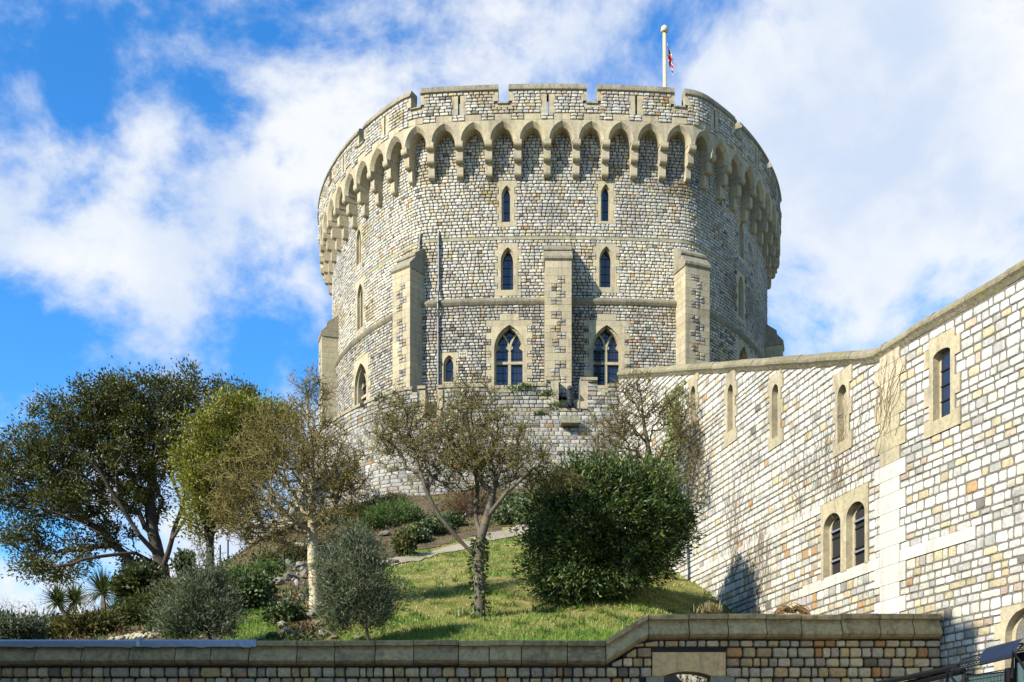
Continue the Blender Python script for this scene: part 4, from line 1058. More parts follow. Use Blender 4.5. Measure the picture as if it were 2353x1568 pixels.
# --- three bare trees with lichened twigs
def lichen_tint(light, mid, thin):
    def f(p, r):
        n = len(p); k = rng.uniform(0, 1, n)[:, None]; c = np.where((r > .03)[:, None], np.array(light), np.array(mid)); t = np.clip((.03 - r) / .024, 0, 1)[:, None]
        c = c * (1 - t) + np.array(thin) * t; return np.clip(c * rng.uniform(.7, 1.25, (n, 1)) * (1 + (k - .5) * np.array((.1, 0, -.2))), .005, .6)
    return f
def bare_tree(label, trunks, blobs, n, rmax, tw, tw_len, tint, ivy=None, fuzz=None, rt=.0075, bf=.35, thin=None):
    tr = [[at(*p) for p in t] for t in trunks]; base = tr[0][0].copy(); gz = float(hill(base[0], base[1])); tr[0][0][2] = min(base[2], gz) - .15; base[2] = gz
    rt_ = tree_root('bare_tree', label, base); T = blob_points(blobs, n, .42); A, par, n0 = grow(tr, T, bf); r, kids = radii(A, par, rt, 2.25, rmax)
    r[:n0] = np.maximum(r[:n0], np.linspace(rmax, rmax * .35, n0) if len(tr) == 1 else r[:n0])
    for k_, f_ in (thin or {}).items():
        a0 = sum(len(t) for t in tr[:k_]); r[a0:a0 + len(tr[k_])] *= f_
    V, Fs, Tn = limbs(A, par, r, tint, .13, 8, 3, n0)
    big = n0
    thick = r[par.clip(0)] > .032
    o = obj('trunk', V, Fs, 'bark', rt_, Tn, True)
    d0 = unit(A - A[par.clip(0)]); w_ = r < .03
    V2, F2, T2, tips = twigs(A[w_], d0[w_], tw, tw_len, rt * .62, tint, .3, .85)
    P3, D3 = tips[0]; k = rng.uniform(0, 1, len(P3)) < .5
    V3, F3, T3, tips3 = twigs(P3[k], D3[k], 2, tw_len * .5, rt * .5, tint, .15, .9, 1)
    V, Fa, Tn = join([(V2, F2, T2), (V3, F3, T3)]); obj('crown', V, Fa, 'bark', rt_, Tn)
    if fuzz:
        P = np.concatenate([t[0] for t in tips + tips3]); P = P[rng.uniform(0, 1, len(P)) < fuzz[0]]; n_ = len(P); V, Fq, Tn = leaves(P, rng.normal(size=(n_, 3)), rng.normal(size=(n_, 3)), rng.uniform(.03, .07, n_) * fuzz[2], .03 * fuzz[2], leaf_cols(n_, fuzz[1], np.ones(len(fuzz[1]))))
        obj('lichen', V, [Fq], 'leaf_matt', rt_, Tn)
    if ivy:
        a = tr[0][0]; n_ = ivy; t = rng.uniform(0, 1, n_) ** 1.2; pts = np.array(tr[0]); f_ = np.linspace(0, 1, len(pts)); c = np.stack([np.interp(t * .55, f_, pts[:, i]) for i in range(3)], 1); th = rng.uniform(0, 2 * math.pi, n_); rr = rmax * (1.05 - .2 * t) + rng.uniform(0, .05, n_)
        P = c + np.stack((np.cos(th) * rr, np.sin(th) * rr, np.zeros(n_)), 1); D = np.stack((np.cos(th), np.sin(th), rng.uniform(-1.2, .2, n_)), 1)
        V, Fq, Tn = leaves(P, D, np.array([[0, 0, 1.0]]) + rng.normal(size=(n_, 3)) * .3, .10, .08, leaf_cols(n_, [(.03, .055, .015), (.05, .08, .02), (.10, .12, .06)], (3, 2, 1))); obj('ivy', V, [Fq], 'leaf_gloss', rt_, Tn)
    return rt_
t1 = lichen_tint((.33, .285, .19), (.19, .155, .07), (.145, .118, .036)); y1 = 27.6
bare_tree('bare lichened tree with pale straight trunk between the dark evergreen and the tower', [[(722, 1372, y1), (722, 1330, y1), (719, 1280, y1), (717, 1220, y1), (715, 1150, y1 + .1), (719, 1090, y1), (716, 1020, y1 + .1), (708, 960, y1), (706, 905, y1)],
    [(717, 1220, y1), (680, 1200, y1 - .4), (630, 1170, y1 - .6), (600, 1120, y1 - .5)], [(715, 1150, y1 + .1), (760, 1120, y1 - .5), (800, 1070, y1 - .7)], [(719, 1250, y1), (660, 1250, y1 + .4), (600, 1235, y1 + .5)]],
    [(712, 905, 52, 48, y1, .5), (700, 985, 75, 65, y1, .8), (640, 1060, 120, 90, y1, 1.2), (560, 1130, 100, 85, y1, 1.1), (765, 1060, 85, 90, y1, 1.0), (700, 1110, 130, 85, y1, 1.3), (800, 1130, 65, 75, y1, .9), (620, 1200, 130, 55, y1, 1.1), (760, 1200, 90, 45, y1, .9), (555, 1195, 75, 75, y1, .9), (620, 1000, 70, 60, y1, .8)],
    1250, .135, 5, .38, t1, rt=.0095, fuzz=(.30, [(.15, .125, .03), (.12, .10, .03), (.19, .16, .045)], .8))
t2 = lichen_tint((.10, .085, .06), (.07, .06, .035), (.125, .108, .036)); y2 = 26.3
bare_tree('spreading bare tree with ivy on its forked trunk on the middle of the lawn', [[(1104, 1392, y2), (1102, 1340, y2), (1098, 1290, y2), (1104, 1240, y2), (1118, 1190, y2), (1132, 1140, y2), (1140, 1100, y2 + .2)], [(1098, 1285, y2), (1050, 1235, y2 - .2), (1012, 1190, y2 - .3), (985, 1140, y2 - .4), (965, 1085, y2 - .4), (950, 1030, y2 - .4)], [(1104, 1245, y2), (1092, 1180, y2 + .4), (1098, 1120, y2 + .5), (1085, 1040, y2 + .5), (1075, 960, y2 + .5)], [(1118, 1190, y2), (1165, 1130, y2 - .3), (1215, 1085, y2 - .4)], [(1092, 1180, y2 + .4), (1120, 1130, y2 + .9), (1150, 1070, y2 + 1.0)]],
    [(1075, 925, 78, 60, y2, .6), (1100, 1000, 130, 70, y2, 1.0), (950, 985, 105, 65, y2, .9), (1170, 1050, 110, 70, y2, 1.0), (1000, 1060, 130, 55, y2, .9), (895, 1010, 55, 50, y2, .6), (1090, 1080, 120, 50, y2, .9), (1240, 1090, 55, 45, y2, .6), (920, 940, 60, 35, y2, .5), (1300, 1110, 60, 25, y2, .4)],
    900, .15, 6, .34, t2, rt=.0095, thin={1: .6}, ivy=420, fuzz=(.22, [(.16, .13, .03), (.20, .16, .04), (.10, .09, .03)], .7))
t3 = lichen_tint((.085, .07, .038), (.085, .07, .03), (.10, .08, .03)); y3 = 33.2
bare_tree('thin dark bare tree in the angle between the curtain wall and the apron wall', [[(1506, 1130, y3), (1498, 1080, y3), (1488, 1020, y3), (1478, 960, y3), (1470, 900, y3), (1466, 862, y3)], [(1506, 1130, y3), (1512, 1060, y3 - .2), (1505, 1000, y3 - .2)], [(1488, 1020, y3), (1440, 970, y3 - .3), (1400, 930, y3 - .4)], [(1478, 960, y3), (1530, 930, y3 - .3), (1560, 950, y3 - .5)]],
    [(1462, 890, 62, 36, y3, .5), (1440, 960, 90, 60, y3, .7), (1540, 935, 65, 50, y3, .5), (1410, 1010, 85, 65, y3, .7), (1560, 1000, 50, 60, y3, .5), (1590, 1080, 35, 70, y3 - .8, .4), (1480, 1060, 70, 60, y3, .6)],
    560, .10, 4, .40, t3, fuzz=(.35, [(.10, .085, .02), (.13, .11, .03), (.07, .07, .02)], .8), rt=.010)
# --- the great dark evergreen on the left
def evergreen(name, label, trunks, blobs, n, rmax, rt, nleaf, L, pal, wts, mat, tint, sub=3, spread=.5, bf=.45, up=.3, jit=.12, clump=None):
    tr = [[at(*p) for p in t] for t in trunks]; base = tr[0][0].copy(); base[2] = float(hill(base[0], base[1])); tr[0][0][2] = min(tr[0][0][2], base[2]) - .3
    rt_ = tree_root(name, label, base); T = blob_points(blobs, n, .4); A, par, n0 = grow(tr, T, bf); r, kids = radii(A, par, rt, 2.3, rmax)
    V, Fs, Tn = limbs(A, par, r, tint, jit, 8, 3, n0); obj('trunk', V, Fs, 'bark', rt_, Tn, True)
    tip = np.where((np.arange(len(A)) >= n0) & (kids <= 1))[0]; per = max(1, nleaf // len(tip)); d0 = unit(A - A[par.clip(0)])
    P = np.repeat(A[tip], per, 0); D0 = np.repeat(d0[tip], per, 0); m = len(P); off_ = rng.normal(size=(m, 3)) * spread * np.array((1, 1, .75)); off_ *= np.repeat(rng.uniform(.55, 1.25, len(tip)), per)[:, None]
    dark = np.repeat(rng.uniform(.72, 1.25, len(tip)), per)[:, None]
    D = unit(off_ / spread * .7 + D0 * .5 + rng.normal(size=(m, 3)) * .6 + np.array((0, 0, up))); V, Fq, Tn = leaves(P + off_, D, np.array([[0, 0, 1.0]]) + rng.normal(size=(m, 3)) * .8, rng.uniform(.65, 1.3, m) * L, L * .5, leaf_cols(m, pal, wts) * dark)
    obj('crown', V, [Fq], mat, rt_, Tn); return rt_
darkbark = lambda p, r: np.array((.045, .036, .026)) * rng.uniform(.7, 1.3, (len(p), 1))
yo = 57.0
evergreen('evergreen_tree', 'huge dark spreading evergreen tree with many limbs at the left edge', [[(372, 1345, yo), (372, 1310, yo), (365, 1280, yo), (352, 1230, yo), (345, 1160, yo), (350, 1080, yo), (360, 990, yo)], [(372, 1310, yo), (395, 1240, yo - .8), (428, 1190, yo - 1), (400, 1110, yo - 1), (390, 1020, yo)], [(365, 1280, yo), (320, 1230, yo - 1), (270, 1150, yo - 1.5), (220, 1070, yo - 2)], [(368, 1300, yo), (310, 1270, yo - 2), (230, 1225, yo - 3), (150, 1185, yo - 3), (80, 1160, yo - 3)], [(310, 1270, yo - 2), (220, 1280, yo - 3), (140, 1300, yo - 3), (90, 1310, yo - 3)], [(345, 1160, yo), (300, 1090, yo + 2), (280, 1000, yo + 2)], [(395, 1240, yo - .8), (412, 1185, yo + 1), (440, 1100, yo + 1), (470, 1000, yo + 1)], [(352, 1230, yo), (375, 1150, yo + 2), (330, 1050, yo + 3)]],
    [(330, 950, 130, 80, yo, 3), (245, 930, 75, 55, yo, 2), (440, 915, 95, 56, yo, 2.5), (545, 935, 65, 40, yo, 2), (170, 1000, 110, 75, yo, 3), (70, 1060, 85, 65, yo, 2.5), (250, 1060, 150, 85, yo, 3.5), (110, 1140, 115, 60, yo, 3), (390, 1020, 90, 80, yo, 3), (200, 1160, 90, 45, yo, 2.5), (70, 1240, 70, 45, yo, 2), (110, 1305, 75, 24, yo - 2, 1.5), (20, 1130, 40, 70, yo, 2), (320, 1150, 60, 40, yo, 2), (175, 1260, 60, 30, yo, 1.5), (330, 1300, 50, 30, yo + 1, 1), (260, 1230, 50, 30, yo, 1)],
    1250, .50, .026, 76000, .17, [(.038, .050, .012), (.06, .07, .015), (.09, .085, .018), (.10, .07, .02)], (4, 4, 2, 1), 'leaf', darkbark, spread=.27)
yy = 48.0
evergreen('yellow_evergreen_tree', 'bright yellow green leafy tree beside the huge dark evergreen', [[(480, 1290, yy), (482, 1240, yy), (490, 1180, yy), (505, 1100, yy), (530, 1000, yy)], [(482, 1240, yy), (455, 1160, yy - .5), (450, 1080, yy - .5)], [(490, 1180, yy), (560, 1100, yy - .5), (620, 1000, yy - .5)]],
    [(530, 965, 70, 60, yy, 2), (470, 1020, 52, 60, yy, 2), (455, 1090, 48, 65, yy, 2), (590, 970, 60, 40, yy, 1.5), (645, 960, 42, 34, yy, 1.2), (500, 1120, 80, 75, yy, 2), (560, 1040, 80, 70, yy, 2), (475, 1190, 55, 50, yy, 1.6), (610, 1030, 60, 50, yy, 1.5)],
    560, .2, .016, 34000, .15, [(.20, .185, .025), (.15, .155, .022), (.10, .115, .018), (.26, .23, .05)], (4, 4, 3, 1), 'leaf', darkbark, spread=.27)
# --- the rounded glossy bush on the lawn
ybs = 28.6
def bush(name, label, base_disp, blobs, n_clump, per, L, Wd, pal, wts, mat, cr=.13, stems=40, up=.35, cat='bush', rosette=True, inner=True, shell=.22, dark_in=None, ragged=.25):
    b = hill_at(*base_disp) if len(base_disp) == 2 else at(*base_disp); rt_ = tree_root(name, label, b, cat)
    Pc = blob_points(blobs, n_clump, shell); cen = np.average([at(q[0], q[1], q[4]) for q in blobs], axis=0, weights=[q[2] * q[3] for q in blobs]); od = unit(unit(Pc - cen) + np.array((0, 0, up)))
    if ragged: Pc = Pc + od * (rng.uniform(0, 1, len(Pc))[:, None] ** 5 * ragged)
    P = np.repeat(Pc, per, 0); m = len(P); O = np.repeat(od, per, 0); D = unit(O * (1.0 if rosette else .4) + rng.normal(size=(m, 3)) * .65)
    V, Fq, Tn = leaves(P + D * cr * .25 + rng.normal(size=(m, 3)) * cr * .5, D, O + rng.normal(size=(m, 3)) * .4, rng.uniform(.7, 1.25, m) * L, Wd, leaf_cols(m, pal, wts) * np.repeat(rng.uniform(.7, 1.3, n_clump), per)[:, None])
    obj('foliage', V, [Fq], mat, rt_, Tn); tips = Pc[rng.choice(len(Pc), min(stems, len(Pc)), replace=False)]
    A, par, n0 = grow([[b - (0, 0, .1), b + (cen - b) * .35]], tips, .6); r, k = radii(A, par, .008, 2.3, .09 if stems > 30 else .03)
    V, Fs, Tn = limbs(A, par, r, darkbark, .1, 6, 2, n0); obj('stems', V, Fs, 'bark', rt_, Tn); return rt_
bush('round_bush', 'big rounded glossy dark green bush on the lawn in front of the curtain wall', (1330, 1392), [(1350, 1190, 140, 115, ybs, 1.5), (1440, 1180, 125, 100, ybs + .2, 1.4), (1290, 1280, 82, 85, ybs - .4, 1.0), (1380, 1118, 95, 52, ybs, 1.1), (1520, 1225, 66, 62, ybs + .3, .9), (1290, 1150, 45, 50, ybs, .9), (1310, 1340, 80, 52, ybs - .5, 1.0), (1430, 1285, 70, 48, ybs, 1.0), (1490, 1130, 50, 50, ybs + .2, .8), (1470, 1275, 85, 58, ybs + .1, 1.0), (1400, 1335, 80, 40, ybs - .2, .9), (1555, 1190, 30, 40, ybs + .3, .5)], 6400, 9, .13, .042, [(.022, .046, .008), (.042, .072, .012), (.075, .105, .02), (.12, .135, .026), (.10, .07, .02)], (4, 4, 2.5, 1, .2), 'leaf_gloss', stems=160, shell=.3, ragged=.5)
# --- the two olive-like shrubs behind the low wall
oli = ([(.125, .145, .09), (.09, .11, .06), (.18, .195, .14), (.055, .075, .035)], (3, 3, 1.2, 2))
bush('olive_shrub', 'tall grey green olive shrub standing just behind the low wall below the pale trunk', (848, 1472, 23.35), [(820, 1330, 62, 85, 23.4, .55), (800, 1390, 60, 50, 23.4, .5), (860, 1375, 46, 60, 23.4, .45), (815, 1270, 42, 45, 23.4, .4), (835, 1300, 40, 40, 23.4, .4), (780, 1430, 45, 30, 23.4, .4), (840, 1430, 50, 25, 23.4, .35), (765, 1340, 30, 40, 23.4, .3), (872, 1400, 28, 40, 23.4, .3)], 1700, 12, .10, .019, *oli, 'leaf_matt', cr=.11, stems=90, up=1.3, shell=.6, ragged=.6)
bush('olive_shrub', 'wide low grey green olive shrub behind the lead capped part of the wall', (490, 1476, 23.5), [(455, 1390, 58, 58, 23.6, .55), (420, 1430, 45, 38, 23.5, .5), (495, 1410, 42, 50, 23.6, .45), (470, 1350, 38, 36, 23.6, .4), (440, 1450, 60, 22, 23.5, .45), (400, 1445, 35, 25, 23.5, .35), (510, 1450, 32, 22, 23.5, .35), (490, 1340, 22, 30, 23.6, .3)], 1500, 12, .10, .019, *oli, 'leaf_matt', cr=.11, stems=90, up=1.3, shell=.6, ragged=.6)
# ------------------------------------------------------------------ ground cover, rockery, small plants
def on_hill(P, up=0.0): P = np.array(P, float); P[:, 2] = hill(P[:, 0], P[:, 1]) + up; return P
# path crossing the slope
ctr = np.array([hill_at(dx, dy) for dx, dy in ((880, 1302), (940, 1288), (1000, 1272), (1060, 1256), (1130, 1236), (1200, 1216), (1260, 1200), (1330, 1190))])
pl = Plan(ctr[:, :2]); ss = np.linspace(pl.s[0], pl.s[-1], 40); rows = []
for s in ss:
    w0, w1 = .35 + .12 * math.sin(s * 1.7), .5 + .15 * math.sin(s * 1.1 + 1)
    for d in np.linspace(-w1, w0, 5): p = pl.at(s, 0, d); rows.append((p[0], p[1], float(hill(p[0], p[1])) + .035 - .02 * (abs(d) > .5)))
Fq = np.array([(i * 5 + j, i * 5 + j + 1, (i + 1) * 5 + j + 1, (i + 1) * 5 + j) for i in range(39) for j in range(4)])[:, ::-1]
obj_top('path', rows, [Fq], 'grit', kind='structure')
# bare soil of the planting beds
def in_poly(x, y, poly):
    c = np.zeros(len(x), bool); j = len(poly) - 1
    for i in range(len(poly)):
        xi, yi = poly[i]; xj, yj = poly[j]; m = ((yi > y) != (yj > y)) & (x < (xj - xi) * (y - yi) / (yj - yi + 1e-9) + xi); c ^= m; j = i
    return c
BED = [(-30, 1490), (-30, 1300), (300, 1290), (480, 1280), (560, 1240), (690, 1130), (1250, 1120), (1300, 1180), (1215, 1205), (1050, 1245), (890, 1290), (860, 1345), (720, 1395), (780, 1480), (640, 1480), (640, 1400), (560, 1395), (525, 1480)]
GX, GY = np.meshgrid(np.arange(-22, 8, .3), np.arange(22.75, 62, .3), indexing='ij'); gz = hill(GX, GY) + .02; ok = in_poly(CX + F * GX.ravel() / GY.ravel() + 10 * vnoise(GX.ravel(), GY.ravel(), 0 * GX.ravel(), 2.0), HY - F * (gz.ravel() - EYE) / GY.ravel(), BED).reshape(GX.shape)
ny = GX.shape[1]; i = (np.arange(GX.shape[0] - 1)[:, None] * ny + np.arange(ny - 1)[None]); q = ok[:-1, :-1] & ok[1:, :-1] & ok[1:, 1:] & ok[:-1, 1:]; i = i[q]
obj_top('planting_bed', np.stack((GX, GY, gz), -1).reshape(-1, 3), [np.stack((i, i + ny, i + ny + 1, i + 1), 1)], 'soil', kind='structure')
# grass
n = 150000; Y = 22.75 + (np.random.default_rng(2).uniform(0, 1, n) ** 1.6) * 25; X = rng.uniform(-.455, .30, n) * Y; P = on_hill(np.stack((X, Y, 0 * X), 1))
dx, dy = proj(P); lush = np.clip(.45 + .6 * vnoise(X, Y, 0 * X, 1.1, 5) + .35 * vnoise(X, Y, 0 * X, 3.1, 6), 0, 1); lush = np.maximum(lush, ((dx < 660) & (dy > 1380)) * .95); lush = np.maximum(lush, np.clip((dy - 1405) / 50, 0, 1) * .8)
bed = in_poly(dx, dy, BED); keep = (rng.uniform(0, 1, n) < .30 + .7 * lush) & (~bed | (rng.uniform(0, 1, n) < .12)) & ~((dx > 1640) & (dy < 1380))
P, lush, X, Y = P[keep], lush[keep], X[keep], Y[keep]; n = len(P); h = (.045 + .07 * lush) * rng.uniform(.5, 1.4, n); wd = .012 * Y / 26 * rng.uniform(.7, 1.3, n); th = rng.uniform(0, 2 * math.pi, n); lean = rng.normal(size=(n, 2)) * .5
S = np.stack((np.cos(th), np.sin(th), 0 * th), 1) * wd[:, None]; top = P + np.stack((lean[:, 0] * h, lean[:, 1] * h, h), 1)
g1, g2 = np.array((.095, .18, .022)), np.array((.33, .29, .09)); cg = g2 + (g1 - g2) * np.clip(lush * 1.25 + rng.normal(size=n) * .22, 0, 1)[:, None]; cg *= rng.uniform(.75, 1.3, (n, 1))
obj_top('grass', np.stack((P - S - (0, 0, .01), P + S - (0, 0, .01), top), 1).reshape(-1, 3), [(np.arange(n) * 3)[:, None] + np.arange(3)[None]], 'leaf_matt', kind='stuff', tint=np.repeat(np.clip(cg, .005, .6), 3, 0))
# leafy ground cover of the beds
n = 26000; Yc = 22.8 + rng.uniform(0, 1, n) ** 1.5 * 36; Xc = rng.uniform(-.45, .04, n) * Yc; Pc = on_hill(np.stack((Xc, Yc, 0 * Xc), 1)); dxc, dyc = proj(Pc); kc = in_poly(dxc, dyc, BED) & (vnoise(Xc, Yc, 0 * Xc, 1.6, 12) + .4 * vnoise(Xc, Yc, 0 * Xc, 4, 13) > -.15) & ~((dxc > 880) & (dyc > 1225)); Pc = Pc[kc]; n = len(Pc); zn = vnoise(Pc[:, 0], Pc[:, 1], 0 * Pc[:, 0], .8, 15)
Pc = np.repeat(Pc, 3, 0) + rng.normal(size=(3 * n, 3)) * (.1, .1, .06) + (0, 0, .05); zn = np.repeat(zn, 3); m = 3 * n
cc = np.where((zn > .15)[:, None], leaf_cols(m, [(.10, .13, .03), (.14, .15, .04)], (1, 1)), np.where((zn < -.25)[:, None], leaf_cols(m, [(.12, .08, .03), (.09, .07, .03)], (1, 1)), leaf_cols(m, [(.05, .075, .02), (.03, .05, .015), (.08, .09, .03)], (2, 2, 1))))
V, Fq, T = leaves(Pc, rng.normal(size=(m, 3)) + (0, -.3, .9), rng.normal(size=(m, 3)) + (0, -.5, .6), rng.uniform(.07, .17, m), .06, cc)
obj_top('ground_cover', V, [Fq], 'leaf_matt', kind='stuff', tint=T)
def blades(P0, n, L, W, pal, wts, droop=.5, up=.9, seg=3, spread=1.0, jit=.25):
    th = rng.uniform(0, 2 * math.pi, n); el = np.clip(rng.normal(up, .45, n), -.5, 1.5); D = np.stack((np.cos(th) * np.cos(el) * spread, np.sin(th) * np.cos(el) * spread, np.sin(el)), 1); S = unit(np.cross(D, (0, 0, 1.0))); l = L * rng.uniform(.7, 1.1, n)
    P = np.repeat(np.asarray(P0, float)[None], n, 0) if np.ndim(P0) == 1 else P0; V = []
    for k in range(seg + 1):
        t = k / seg; w_ = W * (1 - t ** 2.0) * (.5 + .5 * min(1, t * 3)) * .5 + .002; V += [P - S * w_, P + S * w_]
        D = unit(D - np.array((0, 0, 1.0)) * droop / seg * (.4 + t)); P = P + D * (l / seg)[:, None]
    V = np.stack(V, 1).reshape(-1, 3); m = (seg + 1) * 2; Fq = np.concatenate([np.stack([np.arange(n) * m + q for q in (2 * k, 2 * k + 1, 2 * k + 3, 2 * k + 2)], 1) for k in range(seg)])
    return V, Fq, np.repeat(leaf_cols(n, pal, wts, jit), m, 0)
gp = ([(.05, .12, .018), (.08, .15, .025), (.12, .17, .04)], (3, 3, 1)); k = 0; r5 = np.random.default_rng(9)
tufts = []
while k < 190:
    dx, dy = r5.uniform(880, 1700), r5.uniform(1230, 1470); lowp = dy > 1400
    if not lowp and r5.uniform() < .45: continue
    p = hill_at(dx, dy)
    if p[1] > 45 or (p[0] > 5.8): continue
    V, Fq, T = blades(p + r5.normal(size=(26, 3)) * (.07, .07, 0), 26, r5.uniform(.10, .22), .018, *gp, droop=.7, up=.9); tufts.append((V, Fq, T)); k += 1

V, Fa, T = join(tufts); obj_top('grass_tufts', V, Fa, 'leaf', kind='stuff', tint=T)
# rocks of the rockery
def rock_mesh(seed):
    r = np.random.default_rng(seed); import bmesh
    bm = bmesh.new(); bmesh.ops.create_icosphere(bm, subdivisions=1, radius=.5)
    for v in bm.verts: v.co = Vector((v.co.x * r.uniform(.8, 1.2), v.co.y * r.uniform(.8, 1.2), v.co.z * r.uniform(.7, 1.1)))
    me = bpy.data.meshes.new('rock'); bm.to_mesh(me); bm.free(); me.materials.append(M['stone_piece']); return me
ROCKS = [rock_mesh(i) for i in range(7)]
def rock(dx, dy, w, h, label='pale rough rock of the rockery', group='rockery rocks on the slope', c=None, name='rock'):
    p = hill_at(dx, dy); o = bpy.data.objects.new(name, ROCKS[random.randrange(7)]); C.objects.link(o); s = p[1] / F
    o.scale = (w * s, w * s * random.uniform(.6, .9), h * s); o.location = (p[0], p[1], p[2] + h * s * .25); o.rotation_euler = (random.uniform(-.15, .15), random.uniform(-.2, .2), random.uniform(0, 6)); o.color = (*(np.array(c if c is not None else (.22, .20, .16)) * random.uniform(.6, 1.15)), 1)
    return tag(o, label, 'rock', group)
for dx, dy, w, h in ((622, 1466, 60, 16), (660, 1458, 38, 22), (690, 1466, 44, 18), (742, 1463, 30, 26), (770, 1468, 34, 16), (705, 1450, 26, 18), (648, 1442, 34, 24), (735, 1440, 44, 16), (820, 1468, 40, 12), (600, 1470, 36, 10), (575, 1382, 46, 18), (612, 1378, 50, 22), (655, 1385, 60, 14), (700, 1378, 40, 20), (745, 1395, 30, 18), (640, 1345, 34, 26), (668, 1335, 40, 30), (700, 1330, 38, 30), (630, 1320, 34, 18), (690, 1305, 30, 22), (660, 1300, 34, 20), (728, 1300, 26, 20), (850, 1235, 36, 14), (885, 1232, 40, 16), (915, 1228, 30, 14), (965, 1222, 24, 12), (760, 1420, 40, 18), (715, 1415, 30, 14), (880, 1302, 40, 14), (905, 1295, 36, 12), (1010, 1205, 44, 26), (955, 1236, 26, 12), (985, 1228, 22, 12)):
    rock(dx, dy, w, h, 'pale rock lying just behind the low wall between the two olive shrubs' if dy > 1430 else 'rock edging the planting beside the gravel path' if dx > 840 else 'rock bordering the garden steps and the bright patch of lawn' if dy > 1360 else 'rock of the broken rockery above the steps left of the pale trunk')
r6 = np.random.default_rng(3)
for k in range(80):
    dx, dy = r6.uniform(625, 760), r6.uniform(1290, 1350)
    rock(dx, dy, r6.uniform(10, 20), r6.uniform(8, 15), 'small knobbly flint in the rockery beside the pale trunk', 'flints beside the steps', [(.27, .27, .26), (.09, .085, .08), (.17, .155, .13)][k % 3], 'flint')
for k in range(60):
    t = k / 60; dx = 262 + 165 * t + r6.uniform(-6, 6); dy = 1474 - 52 * t * r6.uniform(.2, 1.0)
    rock(dx, dy, r6.uniform(16, 28), r6.uniform(10, 17), 'pale stone of the low rubble bank beside the wire fence', 'stones of the rubble bank', (.36, .32, .23), 'bank_stone')
st = thing('garden_steps', 'short flight of worn stone and brick steps in the rockery', 'steps', hill_at(672, 1400))
for k, (dy, dd) in enumerate(((1402, 0), (1392, .35), (1382, .7), (1370, 1.1))):
    p = hill_at(672, dy) ; mb = MB(); mb.box((p[0] - .45, p[1] - .15, p[2] - .1), (p[0] + .45, p[1] + .25, p[2] + .07), (.32, .25, .16)); mb.build('step', 'coping_lichen', st)
    for j in range(4): mb = MB(); mb.box((p[0] - .42 + .21 * j, p[1] - .19, p[2] - .12), (p[0] - .23 + .21 * j, p[1] - .13, p[2] + .0), (.25, .13, .08)); mb.build('brick', 'ashlar', st)
# stub of an old wall under the trees
sw = thing('wall_stub', 'short broken end of an old stone wall in the shade under the bare trees', 'wall', hill_at(610, 1262))
p = at(592, 1262, 56.0); mb = MB(); mb.box((p[0] - .5, 55.6, p[2] - 1), (p[0] + 2.2, 57, p[2] + 1.2), (.2, .19, .17)); mb.build('core', 'mortar', sw)
for r_i in range(5):
    for c_i in range(7):
        x0 = p[0] - .52 + c_i * .39 + (.18 if r_i % 2 else 0); z0 = p[2] - .1 + r_i * .26
        if c_i == 6 and r_i > 2: continue
        o = bpy.data.objects.new('stone', STONE_MESH[(r_i * 7 + c_i) % NT]); C.objects.link(o); o.parent = sw; o.color = (*pick_cols(1, (10, 10, 20, 20, 5, 1, 4, 2, 2))[0], 1)
        o.location = np.array((x0 + .19, 55.58, z0 + .13)) - LOC[sw.name]; o.scale = (.37, 1, .24)

# shrubs and undergrowth on the slope
def hb(dx, dy, rx, ry, dY=0.0, rY=None): Yh = hill_at(dx, dy + ry * .8)[1] + dY; return (dx, dy, rx, ry, Yh, (rY or rx * Yh / F))
G_IVY = ([(.025, .045, .012), (.05, .075, .02), (.10, .12, .05)], (3, 3, 1)); G_FERN = ([(.05, .10, .02), (.08, .13, .03), (.12, .14, .05)], (2, 3, 1)); G_OLD = ([(.08, .07, .02), (.05, .06, .015), (.12, .10, .03)], (2, 2, 1)); G_VAR = ([(.07, .10, .04), (.16, .18, .10), (.04, .06, .02)], (2, 2, 1)); G_GREY = ([(.10, .12, .09), (.06, .08, .05), (.14, .15, .11)], (2, 2, 1)); G_RED = ([(.10, .04, .02), (.07, .05, .02), (.14, .09, .03)], (2, 2, 1))
def shrub(name, label, blobs, n, per, L, Wd, pal, mat='leaf_matt', cr=.12, up=.5, shell=.35, cat='shrub'):
    b = blobs[0]; p = hill_at(b[0], b[1] + b[3] * .85); return bush(name, label, (*(CX + F * p[:1] / p[1]), HY - F * (p[2] - EYE) / p[1], p[1]), blobs, n, per, L, Wd, *pal, mat, cr=cr, stems=16, up=up, shell=shell, cat=cat)
shrub('ivy_mound', 'rounded mound of ivy beside the bright patch of lawn', [hb(572, 1372, 36, 34), hb(600, 1360, 26, 26), hb(548, 1385, 22, 24)], 900, 7, .10, .08, G_IVY, 'leaf_gloss', shell=.2)
shrub('small_bush', 'small dark leafy bush below the rockery steps', [hb(662, 1414, 26, 20), hb(640, 1422, 16, 14)], 300, 7, .085, .07, G_IVY, 'leaf_gloss', shell=.25)
shrub('ferny_shrub', 'low bright green ferny shrub at the foot of the apron wall', [hb(890, 1190, 52, 26), hb(850, 1205, 34, 20), hb(930, 1180, 34, 24)], 700, 8, .17, .035, G_FERN, up=.7)
shrub('ferny_shrub', 'olive green feathery shrub left of the leaning tree trunk', [hb(865, 1165, 36, 22), hb(815, 1185, 34, 22), hb(905, 1155, 30, 18)], 560, 8, .17, .03, G_OLD, up=.7)
shrub('leafy_shrub', 'green and russet leafy shrub on the edge of the gravel path', [hb(930, 1255, 24, 28), hb(940, 1235, 22, 20)], 380, 7, .12, .08, ([(.05, .075, .02), (.10, .11, .03), (.13, .06, .03)], (3, 2, 1)))
